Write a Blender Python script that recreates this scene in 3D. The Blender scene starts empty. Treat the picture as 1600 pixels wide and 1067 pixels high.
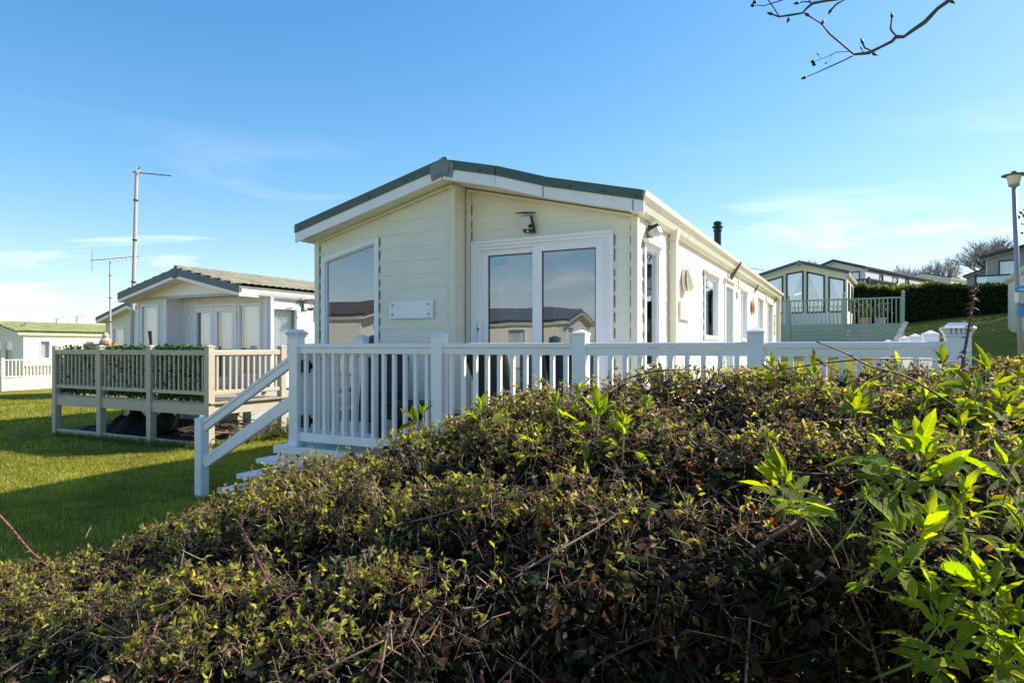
import bpy, math, random
import numpy as np
from mathutils import Vector, Matrix

random.seed(7)
rng = np.random.default_rng(11)
sc = bpy.context.scene
col = sc.collection
R = math.radians

# ------------------------------------------------------------------ camera, sky, sun, exposure
EYE = 1.75
FPX, CX, HY = 1021.0, 800.0, 542.0          # focal length, centre and horizon in photo pixels (1600 wide)
cd = bpy.data.cameras.new('camera'); cam = bpy.data.objects.new('camera', cd); col.objects.link(cam)
cam.location = (0, 0, EYE); cam.rotation_euler = (R(90), 0, 0)
cd.sensor_width = 36.0; cd.lens = 36.0 * FPX / 1600.0
cd.shift_y = (HY - 533.5) / 1600.0
cd.clip_start = 0.05; cd.clip_end = 3000
sc.camera = cam

SUN = Vector((1.2825, 0.401, 1.0)).normalized()
SUN_EL = math.asin(SUN.z); SUN_AZ = math.atan2(SUN.x, SUN.y)
w = bpy.data.worlds.new('World'); sc.world = w; w.use_nodes = True
nt = w.node_tree; N = nt.nodes; Lk = nt.links
bg = N['Background']; bg.inputs['Strength'].default_value = 0.165
sky = N.new('ShaderNodeTexSky'); sky.sky_type = 'NISHITA'; sky.sun_disc = False
sky.sun_elevation = SUN_EL; sky.sun_rotation = SUN_AZ
sky.air_density = 1.0; sky.dust_density = 0.4; sky.ozone_density = 3.0
tc = N.new('ShaderNodeTexCoord'); sep = N.new('ShaderNodeSeparateXYZ'); Lk.new(tc.outputs['Generated'], sep.inputs[0])
def wmath(op, a, b=None, clamp=False):
    n = N.new('ShaderNodeMath'); n.operation = op; n.use_clamp = clamp
    for i, v in enumerate((a, b)):
        if v is None: continue
        if isinstance(v, (int, float)): n.inputs[i].default_value = v
        else: Lk.new(v, n.inputs[i])
    return n.outputs[0]
zz = wmath('MAXIMUM', sep.outputs['Z'], 0.0)
den = wmath('ADD', zz, 0.12)
cx_ = wmath('DIVIDE', sep.outputs['X'], den); cy_ = wmath('DIVIDE', sep.outputs['Y'], den)
cmb = N.new('ShaderNodeCombineXYZ'); Lk.new(cx_, cmb.inputs[0]); Lk.new(cy_, cmb.inputs[1])
mp = N.new('ShaderNodeMapping'); mp.inputs['Scale'].default_value = (0.9, 1.7, 1); mp.inputs['Rotation'].default_value = (0, 0, R(24)); mp.inputs['Location'].default_value = (12.7, 1.2, 0)
Lk.new(cmb.outputs[0], mp.inputs[0])
nz = N.new('ShaderNodeTexNoise'); nz.inputs['Scale'].default_value = 0.8; nz.inputs['Detail'].default_value = 8; nz.inputs['Roughness'].default_value = 0.55; nz.inputs['Distortion'].default_value = 0.5
Lk.new(mp.outputs[0], nz.inputs['Vector'])
cr = N.new('ShaderNodeValToRGB'); cr.color_ramp.elements[0].position = 0.54; cr.color_ramp.elements[1].position = 0.74
Lk.new(nz.outputs['Fac'], cr.inputs[0])
lo = N.new('ShaderNodeMapRange'); lo.inputs['From Min'].default_value = 0.30; lo.inputs['From Max'].default_value = 0.08; Lk.new(sep.outputs['Z'], lo.inputs['Value'])
cf = wmath('MULTIPLY', wmath('MULTIPLY', cr.outputs['Color'], lo.outputs[0]), 0.75, True)
mx = N.new('ShaderNodeMix'); mx.data_type = 'RGBA'
mx.inputs['B'].default_value = (5.6, 5.4, 5.3, 1)
hsv = N.new('ShaderNodeHueSaturation'); hsv.inputs['Saturation'].default_value = 1.30; hsv.inputs['Hue'].default_value = 0.503; Lk.new(sky.outputs[0], hsv.inputs['Color'])
# soft shoulder over the whole sky, as the camera's film response gives
vm = N.new('ShaderNodeVectorMath'); vm.operation = 'MULTIPLY_ADD'; vm.inputs[1].default_value = (.10, .10, .10); vm.inputs[2].default_value = (1, 1, 1); Lk.new(hsv.outputs[0], vm.inputs[0])
vd = N.new('ShaderNodeVectorMath'); vd.operation = 'DIVIDE'; Lk.new(hsv.outputs[0], vd.inputs[0]); Lk.new(vm.outputs[0], vd.inputs[1])
Lk.new(cf, mx.inputs['Factor']); Lk.new(vd.outputs[0], mx.inputs['A']); Lk.new(mx.outputs['Result'], bg.inputs['Color'])

sd = bpy.data.lights.new('sun', 'SUN'); sd.energy = 4.3; sd.angle = R(0.5); sd.color = (1.0, 0.93, 0.82)
so = bpy.data.objects.new('sun', sd); col.objects.link(so); so.location = (20, 5, 20)
so.rotation_euler = (-SUN).to_track_quat('-Z', 'Y').to_euler()
sc.view_settings.view_transform = 'Standard'; sc.view_settings.look = 'None'
sc.view_settings.exposure = 0.92; sc.view_settings.gamma = 1.0; sc.view_settings.use_curve_mapping = False
sc.cycles.max_bounces = 8; sc.cycles.transparent_max_bounces = 12

# ------------------------------------------------------------------ helpers
def P(px, py, d):                              # a point seen at photo pixel (px,py), d metres ahead
    return Vector(((px - CX) / FPX * d, d, EYE + (HY - py) / FPX * d))
def terrain(x, y):
    x = np.asarray(x, float); y = np.asarray(y, float)
    q = 0.8 * x + 0.6 * y - 16.0
    r = 0.15 * np.where(q > 20, q, np.log1p(np.exp(np.minimum(q, 20))))
    r = np.where(q > 40, 6.0 + 0.02 * (q - 40), r)
    return r + 0.02 * np.minimum(0, np.maximum(x, -60) + 5.0)
def T(x, y): return float(terrain(x, y))

def mat(name, color, rough=0.6, var=0.08, scale=6.0, bump=0.0, bscale=40.0, spec=0.5, metal=0.0, stretch=(1, 1, 1), dirt=0.0):
    m = bpy.data.materials.new(name); m.use_nodes = True
    n = m.node_tree.nodes; l = m.node_tree.links; b = n['Principled BSDF']
    b.inputs['Roughness'].default_value = rough; b.inputs['Metallic'].default_value = metal
    b.inputs['Specular IOR Level'].default_value = spec
    t = n.new('ShaderNodeTexCoord'); mpn = n.new('ShaderNodeMapping'); mpn.inputs['Scale'].default_value = stretch
    l.new(t.outputs['Object'], mpn.inputs[0])
    no = n.new('ShaderNodeTexNoise'); no.inputs['Scale'].default_value = scale; no.inputs['Detail'].default_value = 6
    l.new(mpn.outputs[0], no.inputs['Vector'])
    rp = n.new('ShaderNodeValToRGB')
    c = np.array(color)
    rp.color_ramp.elements[0].position = 0.3; rp.color_ramp.elements[1].position = 0.7
    rp.color_ramp.elements[0].color = (*np.clip(c * (1 - var), 0, 1), 1); rp.color_ramp.elements[1].color = (*np.clip(c * (1 + var), 0, 1), 1)
    l.new(no.outputs['Fac'], rp.inputs[0]); out = rp.outputs[0]
    if dirt > 0:
        n2 = n.new('ShaderNodeTexNoise'); n2.inputs['Scale'].default_value = 2.3; n2.inputs['Detail'].default_value = 9; n2.inputs['Roughness'].default_value = 0.7
        l.new(t.outputs['Object'], n2.inputs['Vector'])
        r2 = n.new('ShaderNodeValToRGB'); r2.color_ramp.elements[0].position = 0.52; r2.color_ramp.elements[1].position = 0.75
        r2.color_ramp.elements[0].color = (0, 0, 0, 1); r2.color_ramp.elements[1].color = (dirt, dirt, dirt, 1)
        l.new(n2.outputs['Fac'], r2.inputs[0])
        mm = n.new('ShaderNodeMix'); mm.data_type = 'RGBA'; l.new(r2.outputs[0], mm.inputs['Factor']); l.new(out, mm.inputs['A'])
        mm.inputs['B'].default_value = (0.22, 0.21, 0.15, 1); out = mm.outputs['Result']
    l.new(out, b.inputs['Base Color'])
    if bump > 0:
        n3 = n.new('ShaderNodeTexNoise'); n3.inputs['Scale'].default_value = bscale; n3.inputs['Detail'].default_value = 4
        l.new(mpn.outputs[0], n3.inputs['Vector'])
        bp = n.new('ShaderNodeBump'); bp.inputs['Strength'].default_value = bump; bp.inputs['Distance'].default_value = 0.01
        l.new(n3.outputs['Fac'], bp.inputs['Height']); l.new(bp.outputs[0], b.inputs['Normal'])
    return m
def glass_mat(name, refl=0.3, tint=(0.88, 0.91, 0.91)):
    m = bpy.data.materials.new(name); m.use_nodes = True
    n = m.node_tree.nodes; l = m.node_tree.links; n.remove(n['Principled BSDF'])
    tr = n.new('ShaderNodeBsdfTransparent'); tr.inputs[0].default_value = (*tint, 1)
    gl = n.new('ShaderNodeBsdfGlossy'); gl.inputs['Roughness'].default_value = 0.015; gl.inputs[0].default_value = (0.92, 0.95, 1, 1)
    t = n.new('ShaderNodeTexCoord'); no = n.new('ShaderNodeTexNoise'); no.inputs['Scale'].default_value = 1.6; no.inputs['Detail'].default_value = 1
    l.new(t.outputs['Object'], no.inputs['Vector'])
    bp = n.new('ShaderNodeBump'); bp.inputs['Strength'].default_value = 0.03; bp.inputs['Distance'].default_value = 0.05
    l.new(no.outputs['Fac'], bp.inputs['Height']); l.new(bp.outputs[0], gl.inputs['Normal'])
    lf = n.new('ShaderNodeLayerWeight'); lw = n.new('ShaderNodeMath'); lw.operation = 'POWER'; lw.inputs[1].default_value = 4.5; l.new(lf.outputs['Facing'], lw.inputs[0])
    ad = n.new('ShaderNodeMath'); ad.operation = 'MULTIPLY_ADD'; ad.inputs[1].default_value = 1 - refl; ad.inputs[2].default_value = refl; ad.use_clamp = True
    l.new(lw.outputs[0], ad.inputs[0])
    mixs = n.new('ShaderNodeMixShader'); l.new(ad.outputs[0], mixs.inputs[0]); l.new(tr.outputs[0], mixs.inputs[1]); l.new(gl.outputs[0], mixs.inputs[2])
    l.new(mixs.outputs[0], n['Material Output'].inputs['Surface'])
    return m
def leaf_mat(name, trans=0.5, rough=0.45, tstr=2.2, attr=True, color=(0.1, 0.18, 0.03)):
    m = bpy.data.materials.new(name); m.use_nodes = True
    n = m.node_tree.nodes; l = m.node_tree.links; b = n['Principled BSDF']; b.inputs['Roughness'].default_value = rough
    b.inputs['Specular IOR Level'].default_value = 0.22
    if attr:
        a = n.new('ShaderNodeAttribute'); a.attribute_name = 'tint'; c = a.outputs['Color']
    else:
        oi = n.new('ShaderNodeObjectInfo'); hs0 = n.new('ShaderNodeHueSaturation'); hs0.inputs['Color'].default_value = (*color, 1)
        mr = n.new('ShaderNodeMapRange'); mr.inputs['To Min'].default_value = 0.55; mr.inputs['To Max'].default_value = 1.25; l.new(oi.outputs['Random'], mr.inputs['Value']); l.new(mr.outputs[0], hs0.inputs['Value'])
        mr2 = n.new('ShaderNodeMapRange'); mr2.inputs['To Min'].default_value = 0.475; mr2.inputs['To Max'].default_value = 0.52
        ml = n.new('ShaderNodeMath'); ml.operation = 'FRACT'; m3 = n.new('ShaderNodeMath'); m3.operation = 'MULTIPLY'; m3.inputs[1].default_value = 7.31
        l.new(oi.outputs['Random'], m3.inputs[0]); l.new(m3.outputs[0], ml.inputs[0]); l.new(ml.outputs[0], mr2.inputs['Value']); l.new(mr2.outputs[0], hs0.inputs['Hue'])
        t = n.new('ShaderNodeTexCoord'); no = n.new('ShaderNodeTexNoise'); no.inputs['Scale'].default_value = 45; l.new(t.outputs['Object'], no.inputs['Vector'])
        rp = n.new('ShaderNodeMapRange'); rp.inputs['To Min'].default_value = 0.8; rp.inputs['To Max'].default_value = 1.2; l.new(no.outputs['Fac'], rp.inputs['Value'])
        hs1 = n.new('ShaderNodeHueSaturation'); l.new(hs0.outputs[0], hs1.inputs['Color']); sx_ = n.new('ShaderNodeSeparateXYZ'); l.new(t.outputs['Object'], sx_.inputs[0])
        def mt(op, a, b=0.0):
            q = n.new('ShaderNodeMath'); q.operation = op
            for i, v in enumerate((a, b)):
                if isinstance(v, (int, float)): q.inputs[i].default_value = v
                else: l.new(v, q.inputs[i])
            return q.outputs[0]
        ay = mt('ABSOLUTE', sx_.outputs['Y']); rib = mt('LESS_THAN', ay, .012)
        vein = mt('POWER', mt('ABSOLUTE', mt('SINE', mt('MULTIPLY', mt('SUBTRACT', sx_.outputs['X'], mt('MULTIPLY', ay, .9)), 24.0))), 6.0)
        val = mt('ADD', mt('MULTIPLY', rp.outputs[0], mt('SUBTRACT', 1.08, mt('MULTIPLY', vein, .16))), mt('MULTIPLY', rib, .35))
        l.new(val, hs1.inputs['Value']); c = hs1.outputs[0]
        bp = n.new('ShaderNodeBump'); bp.inputs['Strength'].default_value = .5; bp.inputs['Distance'].default_value = .03; l.new(val, bp.inputs['Height']); l.new(bp.outputs[0], b.inputs['Normal'])
    l.new(c, b.inputs['Base Color'])
    tl = n.new('ShaderNodeBsdfTranslucent')
    hs = n.new('ShaderNodeHueSaturation'); hs.inputs['Saturation'].default_value = 1.15; hs.inputs['Value'].default_value = tstr; hs.inputs['Hue'].default_value = 0.49
    l.new(c, hs.inputs['Color']); l.new(hs.outputs[0], tl.inputs[0])
    mixs = n.new('ShaderNodeMixShader'); mixs.inputs[0].default_value = trans
    l.new(b.outputs[0], mixs.inputs[1]); l.new(tl.outputs[0], mixs.inputs[2]); l.new(mixs.outputs[0], n['Material Output'].inputs['Surface'])
    return m

class MB:
    def __init__(s): s.v = []; s.f = []
    def add(s, vs, fs):
        o = len(s.v); s.v += [tuple(p) for p in vs]; s.f += [tuple(i + o for i in q) for q in fs]; return s
    def box(s, x0, x1, y0, y1, z0, z1):
        return s.add([(x0, y0, z0), (x1, y0, z0), (x1, y1, z0), (x0, y1, z0), (x0, y0, z1), (x1, y0, z1), (x1, y1, z1), (x0, y1, z1)],
                     [(0, 3, 2, 1), (4, 5, 6, 7), (0, 1, 5, 4), (1, 2, 6, 5), (2, 3, 7, 6), (3, 0, 4, 7)])
    def loft(s, A, B, cap=True):               # two matching rings
        n = len(A); o = list(A) + list(B)
        fs = [(i, (i + 1) % n, n + (i + 1) % n, n + i) for i in range(n)]
        if cap: fs += [tuple(range(n - 1, -1, -1)), tuple(range(n, 2 * n))]
        return s.add(o, fs)
    def bar(s, a, b, wd, ht, up=(0, 0, 1)):    # rectangular bar between two points
        a = Vector(a); b = Vector(b); d = (b - a).normalized(); u = Vector(up); sd_ = d.cross(u).normalized(); u = sd_.cross(d)
        q = [sd_ * wd / 2 * i + u * ht / 2 * j for i, j in ((-1, -1), (1, -1), (1, 1), (-1, 1))]
        return s.loft([a + k for k in q], [b + k for k in q])
    def tube(s, pts, rad, n=6, cap=True):
        pts = [Vector(p) for p in pts]
        if not hasattr(rad, '__len__'): rad = [rad] * len(pts)
        ref = Vector((0.13, 0.27, 0.95)); rings = []
        for i, p in enumerate(pts):
            d = (pts[min(i + 1, len(pts) - 1)] - pts[max(i - 1, 0)]).normalized()
            a = d.cross(ref)
            if a.length < 0.05: a = d.cross(Vector((1, 0, 0)))
            a.normalize(); b = d.cross(a)
            rings.append([p + (a * math.cos(t) + b * math.sin(t)) * rad[i] for t in (2 * math.pi * k / n for k in range(n))])
        o = len(s.v); s.v += [tuple(q) for r_ in rings for q in r_]
        for i in range(len(pts) - 1):
            for k in range(n):
                s.f.append((o + i * n + k, o + i * n + (k + 1) % n, o + (i + 1) * n + (k + 1) % n, o + (i + 1) * n + k))
        if cap: s.f += [tuple(o + k for k in range(n - 1, -1, -1)), tuple(o + (len(pts) - 1) * n + k for k in range(n))]
        return s
    def lathe(s, c, prof, n=16):               # profile of (radius, z) round a vertical axis
        c = Vector(c); o = len(s.v)
        for r_, z in prof:
            s.v += [(c.x + r_ * math.cos(2 * math.pi * k / n), c.y + r_ * math.sin(2 * math.pi * k / n), c.z + z) for k in range(n)]
        for i in range(len(prof) - 1):
            for k in range(n):
                s.f.append((o + i * n + k, o + i * n + (k + 1) % n, o + (i + 1) * n + (k + 1) % n, o + (i + 1) * n + k))
        s.f += [tuple(o + k for k in range(n - 1, -1, -1)), tuple(o + (len(prof) - 1) * n + k for k in range(n))]
        return s
    def mesh(s, name, m, smooth=False):
        me = bpy.data.meshes.new(name); me.from_pydata(s.v, [], s.f); me.materials.append(m)
        if smooth: me.polygons.foreach_set('use_smooth', [True] * len(me.polygons))
        return me
    def obj(s, name, m, parent=None, smooth=False, bevel=0.0, kind=None, label=None):
        return link(name, s.mesh(name, m, smooth), parent, bevel, kind, label)
def link(name, me, parent=None, bevel=0.0, kind=None, label=None):
    o = bpy.data.objects.new(name, me); col.objects.link(o)
    if parent: o.parent = parent
    if bevel > 0:
        b = o.modifiers.new('bevel', 'BEVEL'); b.width = bevel; b.segments = 2; b.limit_method = 'ANGLE'
    if kind: o['kind'] = kind
    if label: o['label'] = label
    return o
def tag(o, label=None, cat=None, group=None, kind=None):
    for k, v in (('label', label), ('category', cat), ('group', group), ('kind', kind)):
        if v: o[k] = v
    return o
def thing(name, label, cat, loc=(0, 0, 0), rz=0.0, group=None):
    o = bpy.data.objects.new(name, None); o.empty_display_size = 0.2; col.objects.link(o)
    o.location = loc; o.rotation_euler = (0, 0, rz)
    return tag(o, label, cat, group)
def copy_tree(o, parent=None):
    c = o.copy(); col.objects.link(c)
    if parent: c.parent = parent
    for ch in o.children: copy_tree(ch, c)
    return c
def quads(name, verts, faces, m, parent=None, kind=None, tint=None, smooth=False):   # big numpy mesh, faces (n,k)
    me = bpy.data.meshes.new(name); nf, k = faces.shape
    me.vertices.add(len(verts)); me.vertices.foreach_set('co', verts.astype(np.float32).ravel())
    me.loops.add(nf * k); me.loops.foreach_set('vertex_index', faces.astype(np.int32).ravel())
    me.polygons.add(nf); me.polygons.foreach_set('loop_start', np.arange(0, nf * k, k, dtype=np.int32))
    me.update(calc_edges=True); me.materials.append(m)
    if tint is not None:
        a = me.attributes.new('tint', 'FLOAT_COLOR', 'FACE')
        a.data.foreach_set('color', np.concatenate([tint, np.ones((len(tint), 1))], 1).astype(np.float32).ravel())
    if smooth: me.polygons.foreach_set('use_smooth', np.ones(nf, bool))
    return link(name, me, parent, 0, kind)

M = dict(
    cream=mat('cream_cladding', (0.79, 0.745, 0.62), 0.5, 0.03, 3, 0.05, 60, stretch=(1, 1, 6), dirt=0.10),
    creamtrim=mat('cream_trim', (0.75, 0.70, 0.56), 0.45, 0.03, 5),
    upvc=mat('white_plastic', (0.86, 0.835, 0.825), 0.36, 0.04, 4, 0.03, 30, dirt=0.17),
    frame=mat('window_plastic', (0.84, 0.825, 0.825), 0.28, 0.02, 4),
    inner=mat('interior_board', (0.5, 0.46, 0.4), 0.8, 0.05, 3),
    green=mat('green_roof_metal', (0.06, 0.10, 0.082), 0.45, 0.1, 5, 0.05, 80),
    capgrey=mat('grey_ridge_cap', (0.20, 0.215, 0.23), 0.5, 0.06, 9),
    black=mat('black_plastic', (0.012, 0.012, 0.013), 0.4, 0.2, 9),
    rattan=mat('black_rattan', (0.015, 0.014, 0.014), 0.55, 0.35, 60, 0.6, 90),
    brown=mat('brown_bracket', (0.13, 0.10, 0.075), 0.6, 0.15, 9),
    lens=mat('lamp_lens', (0.6, 0.58, 0.55), 0.25, 0.04, 9),
    clay=mat('terracotta', (0.52, 0.27, 0.14), 0.8, 0.15, 12, 0.2, 60),
    greywhite=mat('pale_grey_cladding', (0.75, 0.74, 0.755), 0.5, 0.03, 3, 0.05, 60, stretch=(1, 1, 6), dirt=0.08),
    slate=mat('slate_grey_edge', (0.11, 0.125, 0.145), 0.5, 0.08, 5),
    tiles=mat('weathered_roof_tile', (0.20, 0.19, 0.135), 0.75, 0.28, 2.2, 0.3, 50),
    gtiles=mat('mossy_green_tile', (0.20, 0.23, 0.085), 0.8, 0.28, 2.0, 0.3, 50),
    btiles=mat('brown_roof_tile', (0.09, 0.06, 0.048), 0.8, 0.2, 2.0),
    beige=mat('beige_painted_timber', (0.52, 0.445, 0.335), 0.6, 0.06, 5, 0.12, 50, dirt=0.12),
    deckwood=mat('weathered_decking', (0.42, 0.33, 0.24), 0.7, 0.2, 7, 0.2, 60, stretch=(1, 8, 1)),
    deckwhite=mat('pale_decking', (0.62, 0.60, 0.55), 0.55, 0.08, 5, 0.1, 40),
    sage=mat('sage_green_plastic', (0.33, 0.41, 0.33), 0.45, 0.05, 4, 0.03, 40),
    dframe=mat('dark_green_frame', (0.025, 0.035, 0.035), 0.4, 0.1, 5),
    dark=mat('charcoal_metal', (0.035, 0.035, 0.042), 0.45, 0.1, 5),
    stone=mat('grey_render', (0.43, 0.44, 0.44), 0.7, 0.05, 5),
    curtain=mat('white_net_curtain', (0.84, 0.84, 0.84), 0.9, 0.05, 9),
    blind=mat('pale_venetian_blind', (0.27, 0.29, 0.32), 0.5, 0.03, 9),
    frost=mat('frosted_green_glass', (0.24, 0.32, 0.28), 0.12, 0.2, 60, 0.3, 120),
    steel=mat('galvanised_steel', (0.42, 0.43, 0.45), 0.4, 0.1, 12, 0, 40, metal=0.6),
    mast=mat('weathered_mast_pole', (0.52, 0.46, 0.42), 0.5, 0.1, 9),
    tarp=mat('black_tarpaulin', (0.012, 0.013, 0.016), 0.8, 0.3, 5, 0.3, 20),
    bark=mat('grey_brown_bark', (0.10, 0.075, 0.055), 0.85, 0.3, 30, 0.4, 90),
    twig=mat('pale_dead_twig', (0.20, 0.14, 0.09), 0.8, 0.35, 25, 0.2, 90),
    cane=mat('purple_brown_cane', (0.075, 0.035, 0.032), 0.5, 0.35, 22),
    canebright=mat('reddish_cane', (0.19, 0.065, 0.055), 0.6, 0.4, 40),
    elderstem=mat('green_elder_stem', (0.22, 0.26, 0.08), 0.5, 0.2, 22),
    lamp=mat('grey_lamp_post', (0.23, 0.25, 0.29), 0.5, 0.06, 9),
    signblue=mat('sign_blue', (0.03, 0.22, 0.55), 0.4, 0.03, 9),
    signred=mat('sign_red', (0.50, 0.03, 0.05), 0.4, 0.03, 9),
    signwhite=mat('sign_white', (0.78, 0.78, 0.78), 0.4, 0.02, 9),
    soil=mat('dark_soil', (0.035, 0.026, 0.018), 0.95, 0.3, 9, 0.5, 20),
    sticker=mat('pale_blue_sticker', (0.35, 0.58, 0.72), 0.4, 0.05, 12),
)
M['glass'] = glass_mat('window_glass', 0.25)
M['glass3'] = glass_mat('bay_window_glass', 0.42)
M['glass2'] = glass_mat('balustrade_glass', 0.16, (0.7, 0.82, 0.82))

# ------------------------------------------------------------------ ground
def ground():
    def ax(lo, hi, c0, c1, f):
        a = list(np.arange(c0, c1, f)); st = f; x = c1
        while x < hi: a.append(x); st *= 1.35; x += st
        a.append(hi); st = f; x = c0 - f
        while x > lo: a.insert(0, x); st *= 1.35; x -= st
        a.insert(0, lo); return np.array(a)
    X = ax(-900, 900, -32, 44, 0.8); Y = ax(-300, 1500, -6, 62, 0.8)
    gx, gy = np.meshgrid(X, Y); gz = terrain(gx, gy) + 0.03 * np.sin(gx * 0.9 + 1.3 * np.sin(gy * 0.6)) * np.cos(gy * 0.8) * (np.hypot(gx, gy) > 3)
    v = np.stack([gx, gy, gz], -1).reshape(-1, 3); nx = len(X); ny = len(Y)
    i, j = np.meshgrid(np.arange(nx - 1), np.arange(ny - 1)); a = (j * nx + i).ravel()
    f = np.stack([a, a + 1, a + nx + 1, a + nx], 1)
    m = bpy.data.materials.new('lawn_turf'); m.use_nodes = True
    n = m.node_tree.nodes; l = m.node_tree.links; b = n['Principled BSDF']; b.inputs['Roughness'].default_value = 0.9; b.inputs['Specular IOR Level'].default_value = 0.1
    t = n.new('ShaderNodeTexCoord')
    n1 = n.new('ShaderNodeTexNoise'); n1.inputs['Scale'].default_value = 0.55; n1.inputs['Detail'].default_value = 5; l.new(t.outputs['Object'], n1.inputs['Vector'])
    n2 = n.new('ShaderNodeTexNoise'); n2.inputs['Scale'].default_value = 14; n2.inputs['Detail'].default_value = 6; n2.inputs['Roughness'].default_value = 0.75; l.new(t.outputs['Object'], n2.inputs['Vector'])
    r1 = n.new('ShaderNodeValToRGB'); e = r1.color_ramp.elements
    e[0].position = 0.30; e[0].color = (0.19, 0.19, 0.025, 1); e[1].position = 0.72; e[1].color = (0.32, 0.285, 0.055, 1)
    l.new(n1.outputs['Fac'], r1.inputs[0])
    r2 = n.new('ShaderNodeValToRGB'); e = r2.color_ramp.elements; e[0].position = 0.3; e[0].color = (0.5, 0.5, 0.45, 1); e[1].position = 0.7; e[1].color = (1.35, 1.3, 1.2, 1); l.new(n2.outputs['Fac'], r2.inputs[0])
    mx = n.new('ShaderNodeMix'); mx.data_type = 'RGBA'; mx.blend_type = 'MULTIPLY'; mx.inputs['Factor'].default_value = 1; l.new(r1.outputs[0], mx.inputs['A']); l.new(r2.outputs[0], mx.inputs['B'])
    l.new(mx.outputs['Result'], b.inputs['Base Color'])
    bp = n.new('ShaderNodeBump'); bp.inputs['Strength'].default_value = 0.9; bp.inputs['Distance'].default_value = 0.05; l.new(n2.outputs['Fac'], bp.inputs['Height']); l.new(bp.outputs[0], b.inputs['Normal'])
    o = quads('ground', v, f, m, smooth=True); tag(o, 'sunlit mown lawn sloping up to the right between the lodges', None, None, 'structure')
ground()

# ------------------------------------------------------------------ building kit (local frame: x to the right along the front, y back, z up)
def clip(poly, nx, nz, c):                     # keep nx*a + nz*z <= c
    out = []
    for i in range(len(poly)):
        p, q = poly[i], poly[(i + 1) % len(poly)]
        dp, dq = nx * p[0] + nz * p[1] - c, nx * q[0] + nz * q[1] - c
        if dp <= 1e-9: out.append(p)
        if (dp < -1e-9 and dq > 1e-9) or (dp > 1e-9 and dq < -1e-9):
            t = dp / (dp - dq); out.append((p[0] + (q[0] - p[0]) * t, p[1] + (q[1] - p[1]) * t))
    return out
def area(p): return 0.5 * abs(sum(p[i][0] * p[(i + 1) % len(p)][1] - p[(i + 1) % len(p)][0] * p[i][1] for i in range(len(p))))
def plane(kind, off):
    return {'front': lambda a, z, o: (a, off - o, z), 'right': lambda a, z, o: (off + o, a, z),
            'left': lambda a, z, o: (off - o, a, z), 'back': lambda a, z, o: (a, off + o, z)}[kind]
def split(poly, ops, z0, z1):
    band = clip(clip(poly, 0, -1, -z0), 0, 1, z1)
    if len(band) < 3: return []
    act = sorted([o for o in ops if o[2] < z1 - 1e-4 and max(o[3], o[4]) > z0 + 1e-4], key=lambda o: o[0])
    out = []; rest = band
    for a0, a1, oz0, zl, zr in act:
        lft = clip(rest, 1, 0, a0)
        mid = clip(clip(rest, -1, 0, -a0), 1, 0, a1)
        rest = clip(rest, -1, 0, -a1)
        if len(lft) > 2: out.append(lft)
        if len(mid) > 2:
            lowp = clip(mid, 0, 1, oz0)
            if len(lowp) > 2: out.append(lowp)
            s = (zr - zl) / (a1 - a0); up = clip(mid, s, -1, s * a0 - zl)
            if len(up) > 2: out.append(up)
    if len(rest) > 2: out.append(rest)
    return [p for p in out if area(p) > 4e-4]
def clad(parent, kind, off, poly, ops, row, m, pieces=True, th=0.0062):
    pl = plane(kind, off)
    zs = [p[1] for p in poly]; z0 = min(zs); z1 = max(zs)
    core = MB()
    for p in split_core(poly, ops):
        core.loft([pl(a, z, -0.002) for a, z in p], [pl(a, z, -0.07) for a, z in p])
    core.obj('wall', M['inner'], parent)
    join = MB(); k = 0
    while z0 + k * row < z1 - 1e-6:
        b0 = z0 + k * row; b1 = min(b0 + row, z1); k += 1
        for p in split(poly, ops, b0 + 0.0005, b1 - 0.0005):
            mb = MB() if pieces else join
            jit = random.uniform(-0.0012, 0.0012) if pieces else 0
            mb.loft([pl(a, z, 0.0) for a, z in p], [pl(a, z, th + jit - 0.6 * th * (z - b0) / row) for a, z in p])
            if pieces: mb.obj('plank', m, parent)
    if not pieces: join.obj('cladding', m, parent, kind='stuff')
def split_core(poly, ops):
    out = []; rest = poly
    for a0, a1, oz0, zl, zr in sorted(ops, key=lambda o: o[0]):
        lft = clip(rest, 1, 0, a0); mid = clip(clip(rest, -1, 0, -a0), 1, 0, a1); rest = clip(rest, -1, 0, -a1)
        if len(lft) > 2: out.append(lft)
        lo_ = clip(mid, 0, 1, oz0) if len(mid) > 2 else []
        if len(lo_) > 2: out.append(lo_)
        s = (zr - zl) / (a1 - a0); up = clip(mid, s, -1, s * a0 - zl) if len(mid) > 2 else []
        if len(up) > 2: out.append(up)
    if len(rest) > 2: out.append(rest)
    return [p for p in out if area(p) > 4e-4]
def ring(mb, pl, outer, inner, o0, o1):
    for i in range(4):
        j = (i + 1) % 4
        q = [outer[i], outer[j], inner[j], inner[i]]
        mb.loft([pl(a, z, o0) for a, z in q], [pl(a, z, o1) for a, z in q])
def inset(a0, a1, z0, zl, zr, wd):
    s = (zr - zl) / (a1 - a0)
    return [(a0 + wd, z0 + wd), (a1 - wd, z0 + wd), (a1 - wd, zr - s * wd - wd), (a0 + wd, zl + s * wd - wd)]
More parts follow.
